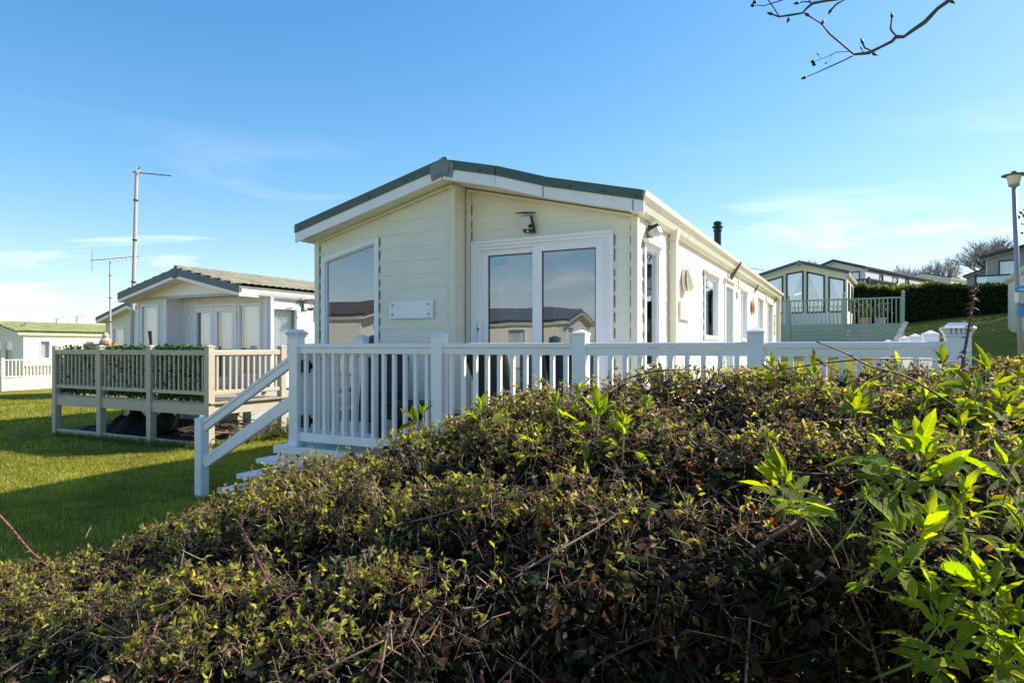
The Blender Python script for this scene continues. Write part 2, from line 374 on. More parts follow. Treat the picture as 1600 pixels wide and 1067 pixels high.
def curtain_mesh(pl, a0, a1, z0, z1f, o, folds, shape=None, n=None):
    mb = MB(); n = n or int(folds * 6); vs = []
    for i in range(n + 1):
        t = i / n; a = a0 + (a1 - a0) * t
        dd = o + 0.022 * math.sin(t * folds * 2 * math.pi) + 0.008 * math.sin(t * folds * 5.1 + 1)
        for j in range(7):
            u = j / 6; zt = z1f(a); z = z0 + (zt - z0) * u
            aa = shape(a, t, u) if shape else a
            vs.append(pl(aa, z, dd))
    fs = [(i * 7 + j, (i + 1) * 7 + j, (i + 1) * 7 + j + 1, i * 7 + j + 1) for i in range(n) for j in range(6)]
    return mb.add(vs, fs)
def window(parent, pl, a0, a1, z0, zl, zr=None, wd=0.06, m='frame', dress='blind', proud=0.03, name='window', hood=False, drop=1.0, pane='glass', mull=()):
    zr = zl if zr is None else zr
    mb = MB(); outer = [(a0, z0), (a1, z0), (a1, zr), (a0, zl)]; inn = inset(a0, a1, z0, zl, zr, wd)
    ring(mb, pl, outer, inn, -0.06, proud)
    inn2 = inset(a0, a1, z0, zl, zr, wd + 0.014)
    ring(mb, pl, inn, inn2, -0.05, proud - 0.018)
    for f in mull:
        c = a0 + (a1 - a0) * f; mb.loft([pl(a, z, -0.05) for a, z in ((c - .03, z0 + wd), (c + .03, z0 + wd), (c + .03, min(zl, zr) - wd), (c - .03, min(zl, zr) - wd))], [pl(a, z, proud - .004) for a, z in ((c - .03, z0 + wd), (c + .03, z0 + wd), (c + .03, min(zl, zr) - wd), (c - .03, min(zl, zr) - wd))])
    w_ = mb.obj(name, M[m], parent, bevel=0.004)
    e0 = Vector(pl(0, 0, 0)); nd = (Vector(pl(1, 0, 0)) - e0).cross(Vector(pl(0, 1, 0)) - e0).dot(Vector(pl(0, 0, 1)) - e0)
    g = MB(); g.add([pl(a, z, -0.012) for a, z in inn], [(0, 1, 2, 3) if nd > 0 else (3, 2, 1, 0)]); g.obj('pane', M[pane], w_)
    top = lambda a: zl + (zr - zl) * (a - a0) / (a1 - a0) - wd
    if dress == 'blind':
        s = MB(); z = max(zl, zr) - wd - 0.02
        while z > z0 + wd + (1 - drop) * (zl - z0):
            b0, b1 = a0 + wd + .01, a1 - wd - .01
            if zr != zl:
                zz_ = z - (zl - wd); sl = (zr - zl) / (a1 - a0)
                if sl > 0: b0 = max(b0, a0 + (zz_ + .02) / sl)
            if b1 - b0 > .05:
                s.add([pl(b0, z + .010, -.13), pl(b1, z + .010, -.13), pl(b1, z - .004, -.112), pl(b0, z - .004, -.112)], [(0, 1, 2, 3)])
            z -= 0.025
        if s.v: s.obj('blind', M['blind'], w_)
    elif dress == 'net':
        curtain_mesh(pl, a0 + wd, a1 - wd, z0 + .02, top, -.15, 9 * (a1 - a0) / .8).obj('curtain', M['curtain'], w_, smooth=True)
    elif dress in ('tieL', 'tieR'):
        side = dress == 'tieL'
        def shp(a, t, u):
            k = 0.22 + 0.78 * max(0, (u - .28) / .72) ** 1.0 if u > .28 else .22 + .1 * (1 - u / .28)
            return a0 + wd + (a1 - a0 - 2 * wd) * (t * k if side else 1 - (1 - t) * k)
        curtain_mesh(pl, a0 + wd, a1 - wd, z0 + .1, top, -.14, 9, shp).obj('curtain', M['curtain'], w_, smooth=True)
    if hood:
        h = MB(); q = [(a0 - .02, zl + .0), (a1 + .02, zr + .0), (a1 + .02, zr + .045), (a0 - .02, zl + .045)]
        h.loft([pl(a, z, 0.012) for a, z in q], [pl(a, z - (.012 if i > 1 else 0), .075) for i, (a, z) in enumerate(q)]); h.obj('window_hood', M['creamtrim'], w_)
    return w_
def tile_slope(x0, x1, z0, z1, y0, y1, row=0.34, colw=0.20, h=0.045, fine=4, rib=0.026):   # pressed tiles from eave x0,z0 to ridge x1,z1
    ln = math.hypot(x1 - x0, z1 - z0); nr = int(ln / row); ux, uz = (x1 - x0) / ln, (z1 - z0) / ln
    nx_, nz_ = -uz * np.sign(ux) * -1, abs(ux)
    nx_ = -uz if ux > 0 else uz; nz_ = abs(ux)
    ys = np.arange(y0, y1 + 1e-6, colw / fine); ts = []
    for r_ in range(nr + 1):
        a = r_ * row; b = min((r_ + 1) * row, ln)
        if b - a < .02: continue
        ts += [(a, h), (a + .6 * (b - a), .4 * h), (b - .004, 0.0)]
    V = []
    for t, hh in ts:
        prof = hh + rib * np.abs(np.sin(np.pi * (ys - y0) / colw)) ** 0.6
        V.append(np.stack([x0 + ux * t + nx_ * prof, ys, z0 + uz * t + nz_ * prof], 1))
    V = np.concatenate(V); n = len(ys); m_ = len(ts)
    i, j = np.meshgrid(np.arange(n - 1), np.arange(m_ - 1)); a = (j * n + i).ravel()
    F = np.stack([a, a + 1, a + n + 1, a + n], 1)
    if ux > 0: F = F[:, ::-1]
    return V, F
def roof(parent, W, L, ze, zr, ov=0.15, fo=0.4, bo=0.2, edge='green', tiles=None, gut='creamtrim', band=0.09, white=0.11, cap='capgrey', fascia='upvc', soff='creamtrim'):
    """plain gable roof: x from -W-ov to ov, ridge at -W/2"""
    xr = -W / 2; mb = MB()
    for xe in (-W - ov, ov):
        mb.add([(xe, -fo, ze), (xr, -fo, zr), (xr, L + bo, zr), (xe, L + bo, ze), (xe, -fo, ze - .05), (xr, -fo, zr - .05), (xr, L + bo, zr - .05), (xe, L + bo, ze - .05)],
               [(0, 1, 2, 3), (4, 7, 6, 5), (0, 4, 5, 1), (3, 2, 6, 7), (0, 3, 7, 4)])
    rf = mb.obj('roof', M[tiles or edge], parent)
    if tiles:
        V1, F1 = tile_slope(ov, xr, ze + .006, zr + .006, -fo + .02, L + bo)
        V2, F2 = tile_slope(-W - ov, xr, ze + .006, zr + .006, -fo + .02, L + bo)
        quads('roof_tiles', np.concatenate([V1, V2]), np.concatenate([F1, F2 + len(V1)]), M[tiles], rf, 'stuff')
        MB().tube([(xr, -fo, zr + .02), (xr, L + bo, zr + .02)], .07, 8).obj('ridge_cap', M[tiles], rf)
    for xe in (-W - ov, ov):
        for z_hi, z_lo, yo, mm, nm in ((0.012, -band, .014, edge, 'roof_edge'), (-band + .004, -band - white, 0.0, fascia, 'barge_board')):
            q = [(xe, ze + z_hi), (xr, zr + z_hi), (xr, zr + z_lo), (xe, ze + z_lo)]
            MB().loft([(x, -fo - yo - .016, z) for x, z in q], [(x, -fo + .012 - yo * .3, z) for x, z in q]).obj(nm, M[mm], rf if nm == 'roof_edge' else parent)
        q = [(xe, ze - band - white + .004), (xr, zr - band - white + .004), (xr, zr - band - white + .024), (xe, ze - band - white + .024)]
        MB().loft([(x, -fo + .014, z) for x, z in q], [(x, 0.1, z) for x, z in q]).obj('soffit', M[soff], parent)
        sgn = 1 if xe > 0 else -1; xb = 0 if xe > 0 else -W
        pr = [(0, -.20), (.06, -.20), (.11, -.165), (.14, -.10), (.15, -.02), (.13, -.02), (.12, -.045), (0, -.045)]
        MB().loft([(xb + sgn * a, -fo + .05, ze + b) for a, b in pr], [(xb + sgn * a, L + bo, ze + b) for a, b in pr]).obj('gutter', M[gut], parent)
    if cap:
        q = [(xr - .13, zr - .035), (xr, zr + .03), (xr + .13, zr - .035), (xr + .11, zr - .19), (xr, zr - .23), (xr - .11, zr - .19)]
        q2 = [(xr + (x - xr) * .72, zr - .09 + (z - zr + .09) * .72) for x, z in q]
        MB().loft([(x, -fo - .034, z) for x, z in q], [(x, -fo - .05, z) for x, z in q2]).loft([(x, -fo + .0, z) for x, z in q], [(x, -fo - .034, z) for x, z in q]).obj('ridge_end_cap', M[cap], rf)
    return rf
def trims(parent, m, W, L, z0, zt, front=0.0, frontl=None):
    for x in (0.0, -W):
        fy = front if x == 0 else (frontl if frontl is not None else front)
        s = 1 if x == 0 else -1
        MB().box(min(x - s * .035, x + s * .028), max(x - s * .035, x + s * .028), fy - .028, fy - .0005, z0, zt).box(min(x + s * .0005, x + s * .028), max(x + s * .0005, x + s * .028), fy - .0004, fy + .04, z0, zt).obj('corner_trim', M[m], parent, bevel=.004)

# ------------------------------------------------------------------ the main lodge
ANG = math.atan2(-1021, 1950)                  # all three near lodges stand parallel
MO = (1.2285, 6.5, 0.0)
FL = 0.72
def main_lodge():
    L = 13.4; W = 3.98
    t = thing('lodge', 'cream boarded holiday lodge with green roof edge and white sliding door behind the white railing', 'lodge', MO, ANG, 'holiday lodges')
    top = lambda x: 3.744 - 0.242 * abs(x + 1.98)
    wt = lambda x: top(x) - .198
    A = [(-3.98, FL), (-1.98, FL), (-1.98, wt(-1.98)), (-3.98, wt(-3.98))]
    clad(t, 'front', -.25, A, [(-3.88, -3.035, .98, 2.825, 3.015)], .155, M['cream'])
    B = [(-1.98, FL), (0, FL), (0, wt(0)), (-1.98, wt(-1.98))]
    clad(t, 'front', 0, B, [(-1.86, -.245, FL + .02, 2.905, 2.905)], .155, M['cream'])
    clad(t, 'right', -1.98, [(-.25, FL), (0, FL), (0, wt(-1.98)), (-.25, wt(-1.98))], [], .155, M['cream'])
    side = [('window', .25, .84, 1.5, 2.80), ('window', 3.27, 4.38, 1.86, 2.80), ('door', 4.95, 5.85, FL + .05, 2.86), ('window', 6.8, 7.5, 1.86, 2.80), ('window', 9.3, 10.1, 1.86, 2.80), ('window', 11.15, 12.1, 1.80, 2.80)]
    clad(t, 'right', 0, [(0, FL), (L, FL), (L, 3.06), (0, 3.06)], [(a + .02, b - .02, c + .02, d - .02, d - .02) for _, a, b, c, d in side], .155, M['cream'])
    clad(t, 'left', -W, [(-.25, FL), (L, FL), (L, 3.06), (-.25, 3.06)], [], .155, M['cream'], pieces=False)
    clad(t, 'back', L, [(-W, FL), (0, FL), (0, wt(0)), (-1.98, wt(-1.98)), (-W, wt(-W))], [], .155, M['cream'], pieces=False)
    MB().box(-W + .08, -.08, .0, L - .08, FL, FL + .04).obj('floor', M['inner'], t)
    MB().box(-W + .02, -.02, -.23, L - .02, .02, FL - .003).obj('skirt', M['stone'], t)
    # trims
    for x, y, zt in ((-3.98, -.25, 3.05), (-1.98, -.25, 3.53), (0, 0, 3.05)):
        s = -1 if x == -3.98 else 1
        MB().box(min(x - s * .04, x + s * .03), max(x - s * .04, x + s * .03), y - .03, y - .0005, FL, zt - (0.012 if s > 0 else 0)).box(min(x + s * .0005, x + s * .03), max(x + s * .0005, x + s * .03), y - .0004, y + .035, FL, zt - .012).obj('corner_trim', M['creamtrim'], t, bevel=.004)
    MB().box(-1.955, -1.90, -.03, .0, FL, wt(-1.93) - .01).obj('corner_trim', M['creamtrim'], t, bevel=.004)
    sl_ = MB(); k = 0  # brown dashes drawn in for the shadow gaps beside trims and frames
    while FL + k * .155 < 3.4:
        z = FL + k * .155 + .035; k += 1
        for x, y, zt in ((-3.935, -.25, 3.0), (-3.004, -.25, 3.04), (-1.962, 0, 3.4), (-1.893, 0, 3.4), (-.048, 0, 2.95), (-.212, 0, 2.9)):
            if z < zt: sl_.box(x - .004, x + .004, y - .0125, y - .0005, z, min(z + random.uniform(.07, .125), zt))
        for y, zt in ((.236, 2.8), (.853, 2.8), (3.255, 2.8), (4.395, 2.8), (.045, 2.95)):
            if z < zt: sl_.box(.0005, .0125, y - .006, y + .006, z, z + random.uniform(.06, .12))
    sl_.obj('shadow_gap_strip', M['brown'], t, kind='stuff')
    # windows and doors
    pf = plane('front', -.25); window(t, pf, -3.903, -3.012, .95, 2.843, 3.043)
    pr = plane('right', 0)
    for kind, a, b, c, d in side:
        if kind == 'window': window(t, pr, a, b, c, d + .02, hood=True, dress='net' if a > 3 else 'blind', proud=.030, wd=.05)
        else:
            w_ = window(t, pr, a, b, c, d, hood=True, dress=None, wd=.09, name='door', pane='frost')
            MB().box(.05, .085, b + .02, b + .05, 1.66, 1.78).box(.05, .085, b + .02, b + .05, 2.6, 2.72).obj('hinge', M['steel'], w_)
            MB().box(.04, .075, a + .03, a + .06, 1.68, 1.84).tube([(.08, a + .045, 1.76), (.085, a + .15, 1.76)], .01).obj('handle', M['steel'], w_)
    # sliding door: stepped surround, fixed left sash, sliding right sash in front
    p0 = plane('front', 0); mb = MB()
    for k, (ins, pr_) in enumerate(((0, .05), (.035, .036), (.07, .02))):
        o = [(-1.884 + ins, FL + .01), (-.222 - ins, FL + .01), (-.222 - ins, 2.93 - ins), (-1.884 + ins, 2.93 - ins)]
        i_ = [(-1.884 + ins + .035, FL + .04), (-.222 - ins - .035, FL + .04), (-.222 - ins - .035, 2.93 - ins - .035), (-1.884 + ins + .035, 2.93 - ins - .035)]
        ring(mb, p0, o, i_, -.08, pr_)
    sd_ = mb.obj('sliding_door', M['frame'], t, bevel=.004)
    for x0, x1, g0, g1, zt, gt, off in ((-1.785, -1.06, -1.697, -1.127, 2.83, 2.767, -.012), (-1.127, -.325, -1.017, -.41, 2.835, 2.767, .028)):
        m2 = MB(); ring(m2, p0, [(x0, FL + .05), (x1, FL + .05), (x1, zt), (x0, zt)], [(g0, FL + .15), (g1, FL + .15), (g1, gt), (g0, gt)], off - .045, off)
        m2.obj('sash', M['frame'], sd_, bevel=.004)
        m3 = MB(); ring(m3, p0, [(g0, FL + .15), (g1, FL + .15), (g1, gt), (g0, gt)], [(g0 + .011, FL + .161), (g1 - .011, FL + .161), (g1 - .011, gt - .011), (g0 + .011, gt - .011)], off - .04, off - .012)
        m3.obj('gasket', M['black'], sd_)
        MB().add([p0(a, z, off - .02) for a, z in ((g0, FL + .15), (g1, FL + .15), (g1, gt), (g0, gt))], [(0, 1, 2, 3)]).obj('pane', M['glass'], sd_)
        s = MB(); z = gt - .03
        while z > FL + .3:
            s.add([p0(g0 + .06, z + .010, -.15), p0(g1 - .005, z + .010, -.15), p0(g1 - .005, z - .004, -.132), p0(g0 + .06, z - .004, -.132)], [(0, 1, 2, 3)]); z -= .026
        s.obj('blind', M['blind'], sd_)
    MB().add([p0(a, z, -.030) for a, z in ((-1.68, 2.66), (-1.50, 2.66), (-1.50, 2.75), (-1.68, 2.75))], [(0, 1, 2, 3)]).obj('sticker', M['sticker'], sd_)
    MB().box(-1.80, -1.765, -.05, .0, 1.78, 2.02).obj('handle', M['frame'], sd_, bevel=.006)
    MB().box(-1.79, -1.775, -.058, -.048, 1.93, 1.96).obj('keyhole', M['black'], sd_)
    # roof: front edge steps back on the right-hand side
    F = [(-4.13, -.47), (-1.98, -.47), (-1.33, -.47), (-.90, -.22), (.15, -.22)]
    mb = MB(); lz = [(x, y, top(x)) for x, y in F]; bz = [(-4.13, L + .2, top(-4.13)), (-1.98, L + .2, top(-1.98)), (.15, L + .2, top(.15))]
    mb.add([lz[0], lz[1], bz[1], bz[0]], [(0, 1, 2, 3)]).add([lz[1], lz[2], lz[3], (.13, -.22, top(.13)), (.13, L + .2, top(.13)), bz[1]], [(0, 1, 2, 3, 4, 5)])
    rf = mb.obj('roof', M['green'], t)
    for sx, ex in ((.08, -1.98), (-4.13, -1.98)):
        V1, F1 = tile_slope(sx, ex, top(sx) - .03, top(-1.98) + .004, -.18 if sx > 0 else -.44, L + .2, h=.012, rib=.004); quads('roof_tiles', V1, F1, M['green'], rf, 'stuff')
    for i in range(4):
        (x0, y0), (x1, y1) = F[i], F[i + 1]
        e0 = .01 if i == 0 else 0
        for nm, hi, lo_, th, mm in (('roof_edge', .016, -.082, .022, 'green'), ('barge_board', -.078, -.198, .008, 'upvc')):
            d = Vector((x1 - x0, y1 - y0, 0)).normalized(); nrm = Vector((d.y, -d.x, 0))
            fr = [(x0 - e0 * 0, y0, top(x0) + hi), (x1, y1, top(x1) + hi), (x1, y1, top(x1) + lo_), (x0, y0, top(x0) + lo_)]
            o1 = [Vector(q) + nrm * th for q in fr]; o2 = [Vector(q) - nrm * .012 for q in fr]
            MB().loft(o1, o2).obj(nm, M[mm], rf if nm == 'roof_edge' else t)
    for xj, yj, ha, hb_ in ((-.905, -.234, .083, .197), (.045, -.231, .09, .197), (-1.98, -.481, .14, .196)):
        MB().box(xj - .003, xj + .003, yj - .004, yj + .004, top(xj) - hb_, top(xj) - ha).obj('barge_joint', M['brown'], t)
    sc_ = MB()                                   # fixing screws along the roof edge
    for x in (-4.03, -3.5, -2.97, -2.45, -1.5, -.6, -.25, .08):
        yf = -.495 if x < -1.34 else -.245
        z = top(x) - .05; sc_.box(x - .008, x + .008, yf - .006, yf, z - .008, z + .008)
    sc_.obj('screw', M['black'], rf, kind='stuff')
    # soffits
    mb = MB(); k = -.188
    mb.add([(F[0][0] + .06, F[0][1] + .012, top(F[0][0]) + k), (F[1][0], F[1][1] + .012, top(F[1][0]) + k), (-1.98, .0, top(-1.98) + k), (F[0][0] + .06, .0, top(F[0][0]) + k)], [(0, 1, 2, 3)])
    mb.add([(-1.98, -.46, top(-1.98) + k), (-1.33, -.46, top(-1.33) + k), (-.90, -.21, top(-.9) + k), (.10, -.21, top(.10) + k), (.10, .03, top(.10) + k), (-1.98, .03, top(-1.98) + k)], [(0, 1, 2, 3, 4, 5)])
    mb.obj('soffit', M['cream'], t)
    q = [(-3.98, wt(-3.98)), (-1.98, wt(-1.98)), (-1.98, wt(-1.98) - .035), (-3.98, wt(-3.98) - .035)]
    MB().loft([(x, -.281, z - .004) for x, z in q], [(x, -.2695, z - .004) for x, z in q]).obj('eaves_bead', M['creamtrim'], t)
    q = [(-1.90, wt(-1.90)), (0, wt(0)), (0, wt(0) - .035), (-1.90, wt(-1.90) - .035)]
    MB().loft([(x, -.031, z - .004) for x, z in q], [(x, -.0195, z - .004) for x, z in q]).obj('eaves_bead', M['creamtrim'], t)
    # apex cap
    xr, zr = -1.98, 3.744
    q = [(xr - .155, zr - .05), (xr, zr + .022), (xr + .155, zr - .05), (xr + .125, zr - .20), (xr, zr - .165), (xr - .125, zr - .21)]
    q2 = [(xr + (x - xr) * .7, zr - .1 + (z - zr + .1) * .7) for x, z in q]
    MB().loft([(x, -.50, z) for x, z in q], [(x, -.44, z) for x, z in q]).loft([(x, -.513, z) for x, z in q2], [(x, -.499, z) for x, z in q2]).obj('ridge_end_cap', M['capgrey'], rf, bevel=.004)
    MB().tube([(xr, -.45, zr + .0), (xr, L + .2, zr + .0)], .05, 8).obj('ridge_cap', M['green'], rf)
    # gutters with cove profile, downpipes
    zt = top(.15); pr = [(-.01, -.165), (.05, -.165), (.085, -.135), (.115, -.07), (.158, -.03), (.168, .022), (.150, .022), (.14, -.025), (-.01, -.03)]
    for s, xb in ((1, 0), (-1, -3.98)):
        gt = MB().loft([(xb + s * a, -.21 if s > 0 else -.45, zt + b) for a, b in pr], [(xb + s * a, L + .22, zt + b) for a, b in pr]).obj('gutter', M['creamtrim'], t)
        for yj in (1.9, 6.0, 9.6):
            MB().loft([(xb + s * a * 1.02 + s * .001, yj, zt + b * 1.02) for a, b in pr], [(xb + s * a * 1.02 + s * .001, yj + .05, zt + b * 1.02) for a, b in pr]).obj('gutter_joint', M['creamtrim'], gt)
    for yp in (1.27, L - .12):
        MB().box(.022, .10, yp, yp + .10, FL, zt - .25).loft([(.022, yp, zt - .25), (.10, yp, zt - .25), (.10, yp + .1, zt - .25), (.022, yp + .1, zt - .25)], [(.04, yp - .02, zt - .16), (.125, yp - .02, zt - .10), (.125, yp + .12, zt - .10), (.04, yp + .12, zt - .16)]).obj('downpipe', M['creamtrim'], t, bevel=.006)
    # plate on the front wall, panel, vent, flue
    pl = MB().box(-2.843, -2.234, -.292, -.268, 2.072, 2.278).obj('wall_plate', M['upvc'], t, bevel=.004)
    s = MB()
    for x in (-2.79, -2.285):
        for z in (2.118, 2.228): s.lathe((x, 0, z), [(.001, 0)], 3) if False else s.tube([(x, -.297, z), (x, -.290, z)], .010, 8)
    s.obj('screw', M['black'], pl, kind='stuff')
    pn = MB().box(.02, .045, 1.74, 2.32, 2.09, 2.33).obj('service_panel', M['cream'], t, bevel=.004)
    s = MB()
    for y in (1.79, 2.27):
        for z in (2.14, 2.27): s.tube([(.044, y, z), (.050, y, z)], .009, 8)
    s.obj('screw', M['brown'], pn, kind='stuff')
    v = MB().tube([(.015, 2.05, 2.60), (.05, 2.05, 2.60)], [.15, .15], 20).obj('extractor_vent', M['creamtrim'], t)
    MB().tube([(.05, 2.05, 2.60), (.075, 2.05, 2.60)], [.10, .10], 20).obj('collar', M['brown'], v)
    MB().tube([(.075, 2.05, 2.60), (.10, 2.05, 2.60), (.135, 2.05, 2.60), (.145, 2.05, 2.60)], [.155, .15, .11, .02], 20).obj('cowl', M['creamtrim'], v, smooth=True)
    fl = MB().lathe((-.5, 7.2, 3.2), [(.07, 0), (.07, .86), (.085, .86), (.085, .90), (.06, .90), (.06, .93), (.105, .93), (.105, .965), (.06, .98), (.06, 1.0), (.085, 1.0), (.08, 1.05), (.03, 1.07)], 16).obj('flue', M['black'], t)
    lamp_ = MB().box(.02, .045, .37, .45, 2.89, 3.02).loft([(.045, .38, 3.01), (.045, .44, 3.01), (.045, .44, 2.93), (.045, .38, 2.93)], [(.12, .365, 3.03), (.12, .455, 3.03), (.10, .455, 2.95), (.10, .365, 2.95)]).obj('eaves_lamp', M['black'], t)
    MB().tube([(.07, .41, 2.965), (.095, .41, 2.915), (.10, .41, 2.90)], [.075, .075, .05], 14).obj('lens', M['lens'], lamp_)
    for y, k in ((5.45, 1), (8.6, .45), (12.5, .45)):
        MB().loft([(.02, y, 2.99), (.02, y + .06, 2.99), (.02, y + .06, 2.99 - .13 * (.4 + .6 * k)), (.02, y, 2.99 - .13 * (.4 + .6 * k))], [(.02 + .19 * k, y, 2.99 + .24 * k), (.02 + .19 * k, y + .03, 2.99 + .24 * k), (.02 + .19 * k, y + .03, 2.985 + .20 * k), (.02 + .19 * k, y, 2.985 + .20 * k)]).obj('solar_eaves_light', M['brown'], t)
    for y in (6.3, 10.6):
        MB().box(.02, .05, y, y + .05, 2.80, 3.02).tube([(.04, y + .02, 2.86), (.12, y + .02, 2.80), (.14, y + .02, 2.77)], .018, 6).obj('overflow_pipe', M['creamtrim'], t)
    return t
main_lodge()
def in_lodge(x, y, z, o=MO, a=ANG): return (o[0] + x * math.cos(a) - y * math.sin(a), o[1] + x * math.sin(a) + y * math.cos(a), o[2] + z)

# solar light over the door
sl = thing('solar_light', 'black solar security light with white panel above the sliding door', 'light', in_lodge(-1.165, 0, 3.06), ANG)
MB().box(-.03, .04, -.05, -.022, -.07, .03).tube([(.02, -.05, -.02), (.05, -.10, -.03)], .022, 8).obj('wall_bracket', M['black'], sl)
MB().loft([(-.085, -.13, .085), (.055, -.08, .085), (.055, -.055, .085), (-.085, -.10, .085)], [(-.03, -.10, -.095), (.085, -.055, -.095), (.085, -.03, -.095), (-.03, -.075, -.095)]).obj('lamp_body', M['black'], sl, bevel=.004)
MB().loft([(-.083, -.134, .078), (.035, -.092, .078), (.035, -.090, .078), (-.083, -.130, .078)], [(-.038, -.108, -.055), (.062, -.071, -.055), (.062, -.068, -.055), (-.038, -.104, -.055)]).obj('light_panel', M['lens'], sl)
MB().tube([(.012, -.093, -.078), (.012, -.075, -.078)], .012, 8).obj('sensor', M['lens'], sl)
MB().loft([(-.085, -.18, .10), (.035, -.14, .09), (.08, -.03, .12), (-.04, -.06, .13)], [(-.085, -.18, .11), (.035, -.14, .10), (.08, -.03, .13), (-.04, -.06, .14)]).obj('solar_panel', M['dark'], sl)
# clay sun and metal ornament on the side wall
cs = thing('wall_ornament', 'round terracotta sun face ornament on the sunlit side wall', 'ornament', in_lodge(.03, 8.25, 2.60), ANG)
MB().tube([(0, 0, 0), (.03, 0, 0), (.05, 0, 0)], [.14, .13, .05], 18).obj('face', M['clay'], cs, smooth=True)
mb = MB()
for k in range(14):
    a = k * math.pi / 7; mb.loft([(.005, .13 * math.cos(a - .16), .13 * math.sin(a - .16)), (.005, .13 * math.cos(a + .16), .13 * math.sin(a + .16)), (.02, .13 * math.cos(a + .16), .13 * math.sin(a + .16)), (.02, .13 * math.cos(a - .16), .13 * math.sin(a - .16))], [(.01, .19 * math.cos(a - .03), .19 * math.sin(a - .03)), (.01, .19 * math.cos(a + .03), .19 * math.sin(a + .03)), (.015, .19 * math.cos(a + .03), .19 * math.sin(a + .03)), (.015, .19 * math.cos(a - .03), .19 * math.sin(a - .03))])
mb.obj('ray', M['clay'], cs)
mo = MB()
for k in range(7):
    mo.tube([(.03, 12.58 + .05 * math.sin(k * 2.1), 2.62 - k * .08), (.03, 12.58 + .09 * math.sin(k * 2.1 + 1), 2.58 - k * .08), (.03, 12.58, 2.54 - k * .08)], .012, 5)
o = mo.obj('wall_ornament', M['dark'], None); o.location = MO; o.rotation_euler = (0, 0, ANG)
tag(o, 'dark wrought metal ornament hanging at the far end of the side wall', 'ornament')

# ------------------------------------------------------------------ white veranda deck with railing, steps and gate
def pyramid_cap(t, x, y, z, par, wd=.062, m='upvc'):
    MB().box(x - wd, x + wd, y - wd, y + wd, z, z + .018).loft([(x - wd, y - wd, z + .018), (x + wd, y - wd, z + .018), (x + wd, y + wd, z + .018), (x - wd, y + wd, z + .018)], [(x - .004, y - .004, z + .048), (x + .004, y - .004, z + .048), (x + .004, y + .004, z + .048), (x - .004, y + .004, z + .048)]).obj('post_cap', M[m], par, bevel=.002)
def solar_cap(x, y, z, par, wd=.085):
    mb = MB().box(x - wd * .8, x + wd * .8, y - wd * .8, y + wd * .8, z, z + .012)
    a = [(x - wd, y - wd, z + .052), (x + wd, y - wd, z + .052), (x + wd, y + wd, z + .052), (x - wd, y + wd, z + .052)]
    b = [(x - wd * .75, y - wd * .75, z + .068), (x + wd * .75, y - wd * .75, z + .068), (x + wd * .75, y + wd * .75, z + .068), (x - wd * .75, y + wd * .75, z + .068)]
    c = [(x - wd * .5, y - wd * .5, z + .088), (x + wd * .5, y - wd * .5, z + .088), (x + wd * .5, y + wd * .5, z + .088), (x - wd * .5, y + wd * .5, z + .088)]
    mb.loft(a, b).loft(b, c)
    for sx in (-1, 1):
        for sy in (-1, 1):
            mb.bar((x + sx * wd * .62, y + sy * wd * .62, z + .01), (x + sx * wd * .93, y + sy * wd * .93, z + .056), .018, .018, (1, 0, 0))
        for k in range(5):                      # fretwork under the brim
            u = (k - 2) * wd * .3
            mb.box(x + u - .008, x + u + .008, y + sx * wd * .72 - .004, y + sx * wd * .72 + .004, z + .008 + .01 * (k % 2), z + .054)
            mb.box(x + sx * wd * .72 - .004, x + sx * wd * .72 + .004, y + u - .008, y + u + .008, z + .008 + .01 * (k % 2), z + .054)
    o = mb.obj('post_cap', M['upvc'], par)
    MB().box(x - wd * .6, x + wd * .6, y - wd * .6, y + wd * .6, z + .012, z + .046).obj('lens', M['lens'], o)
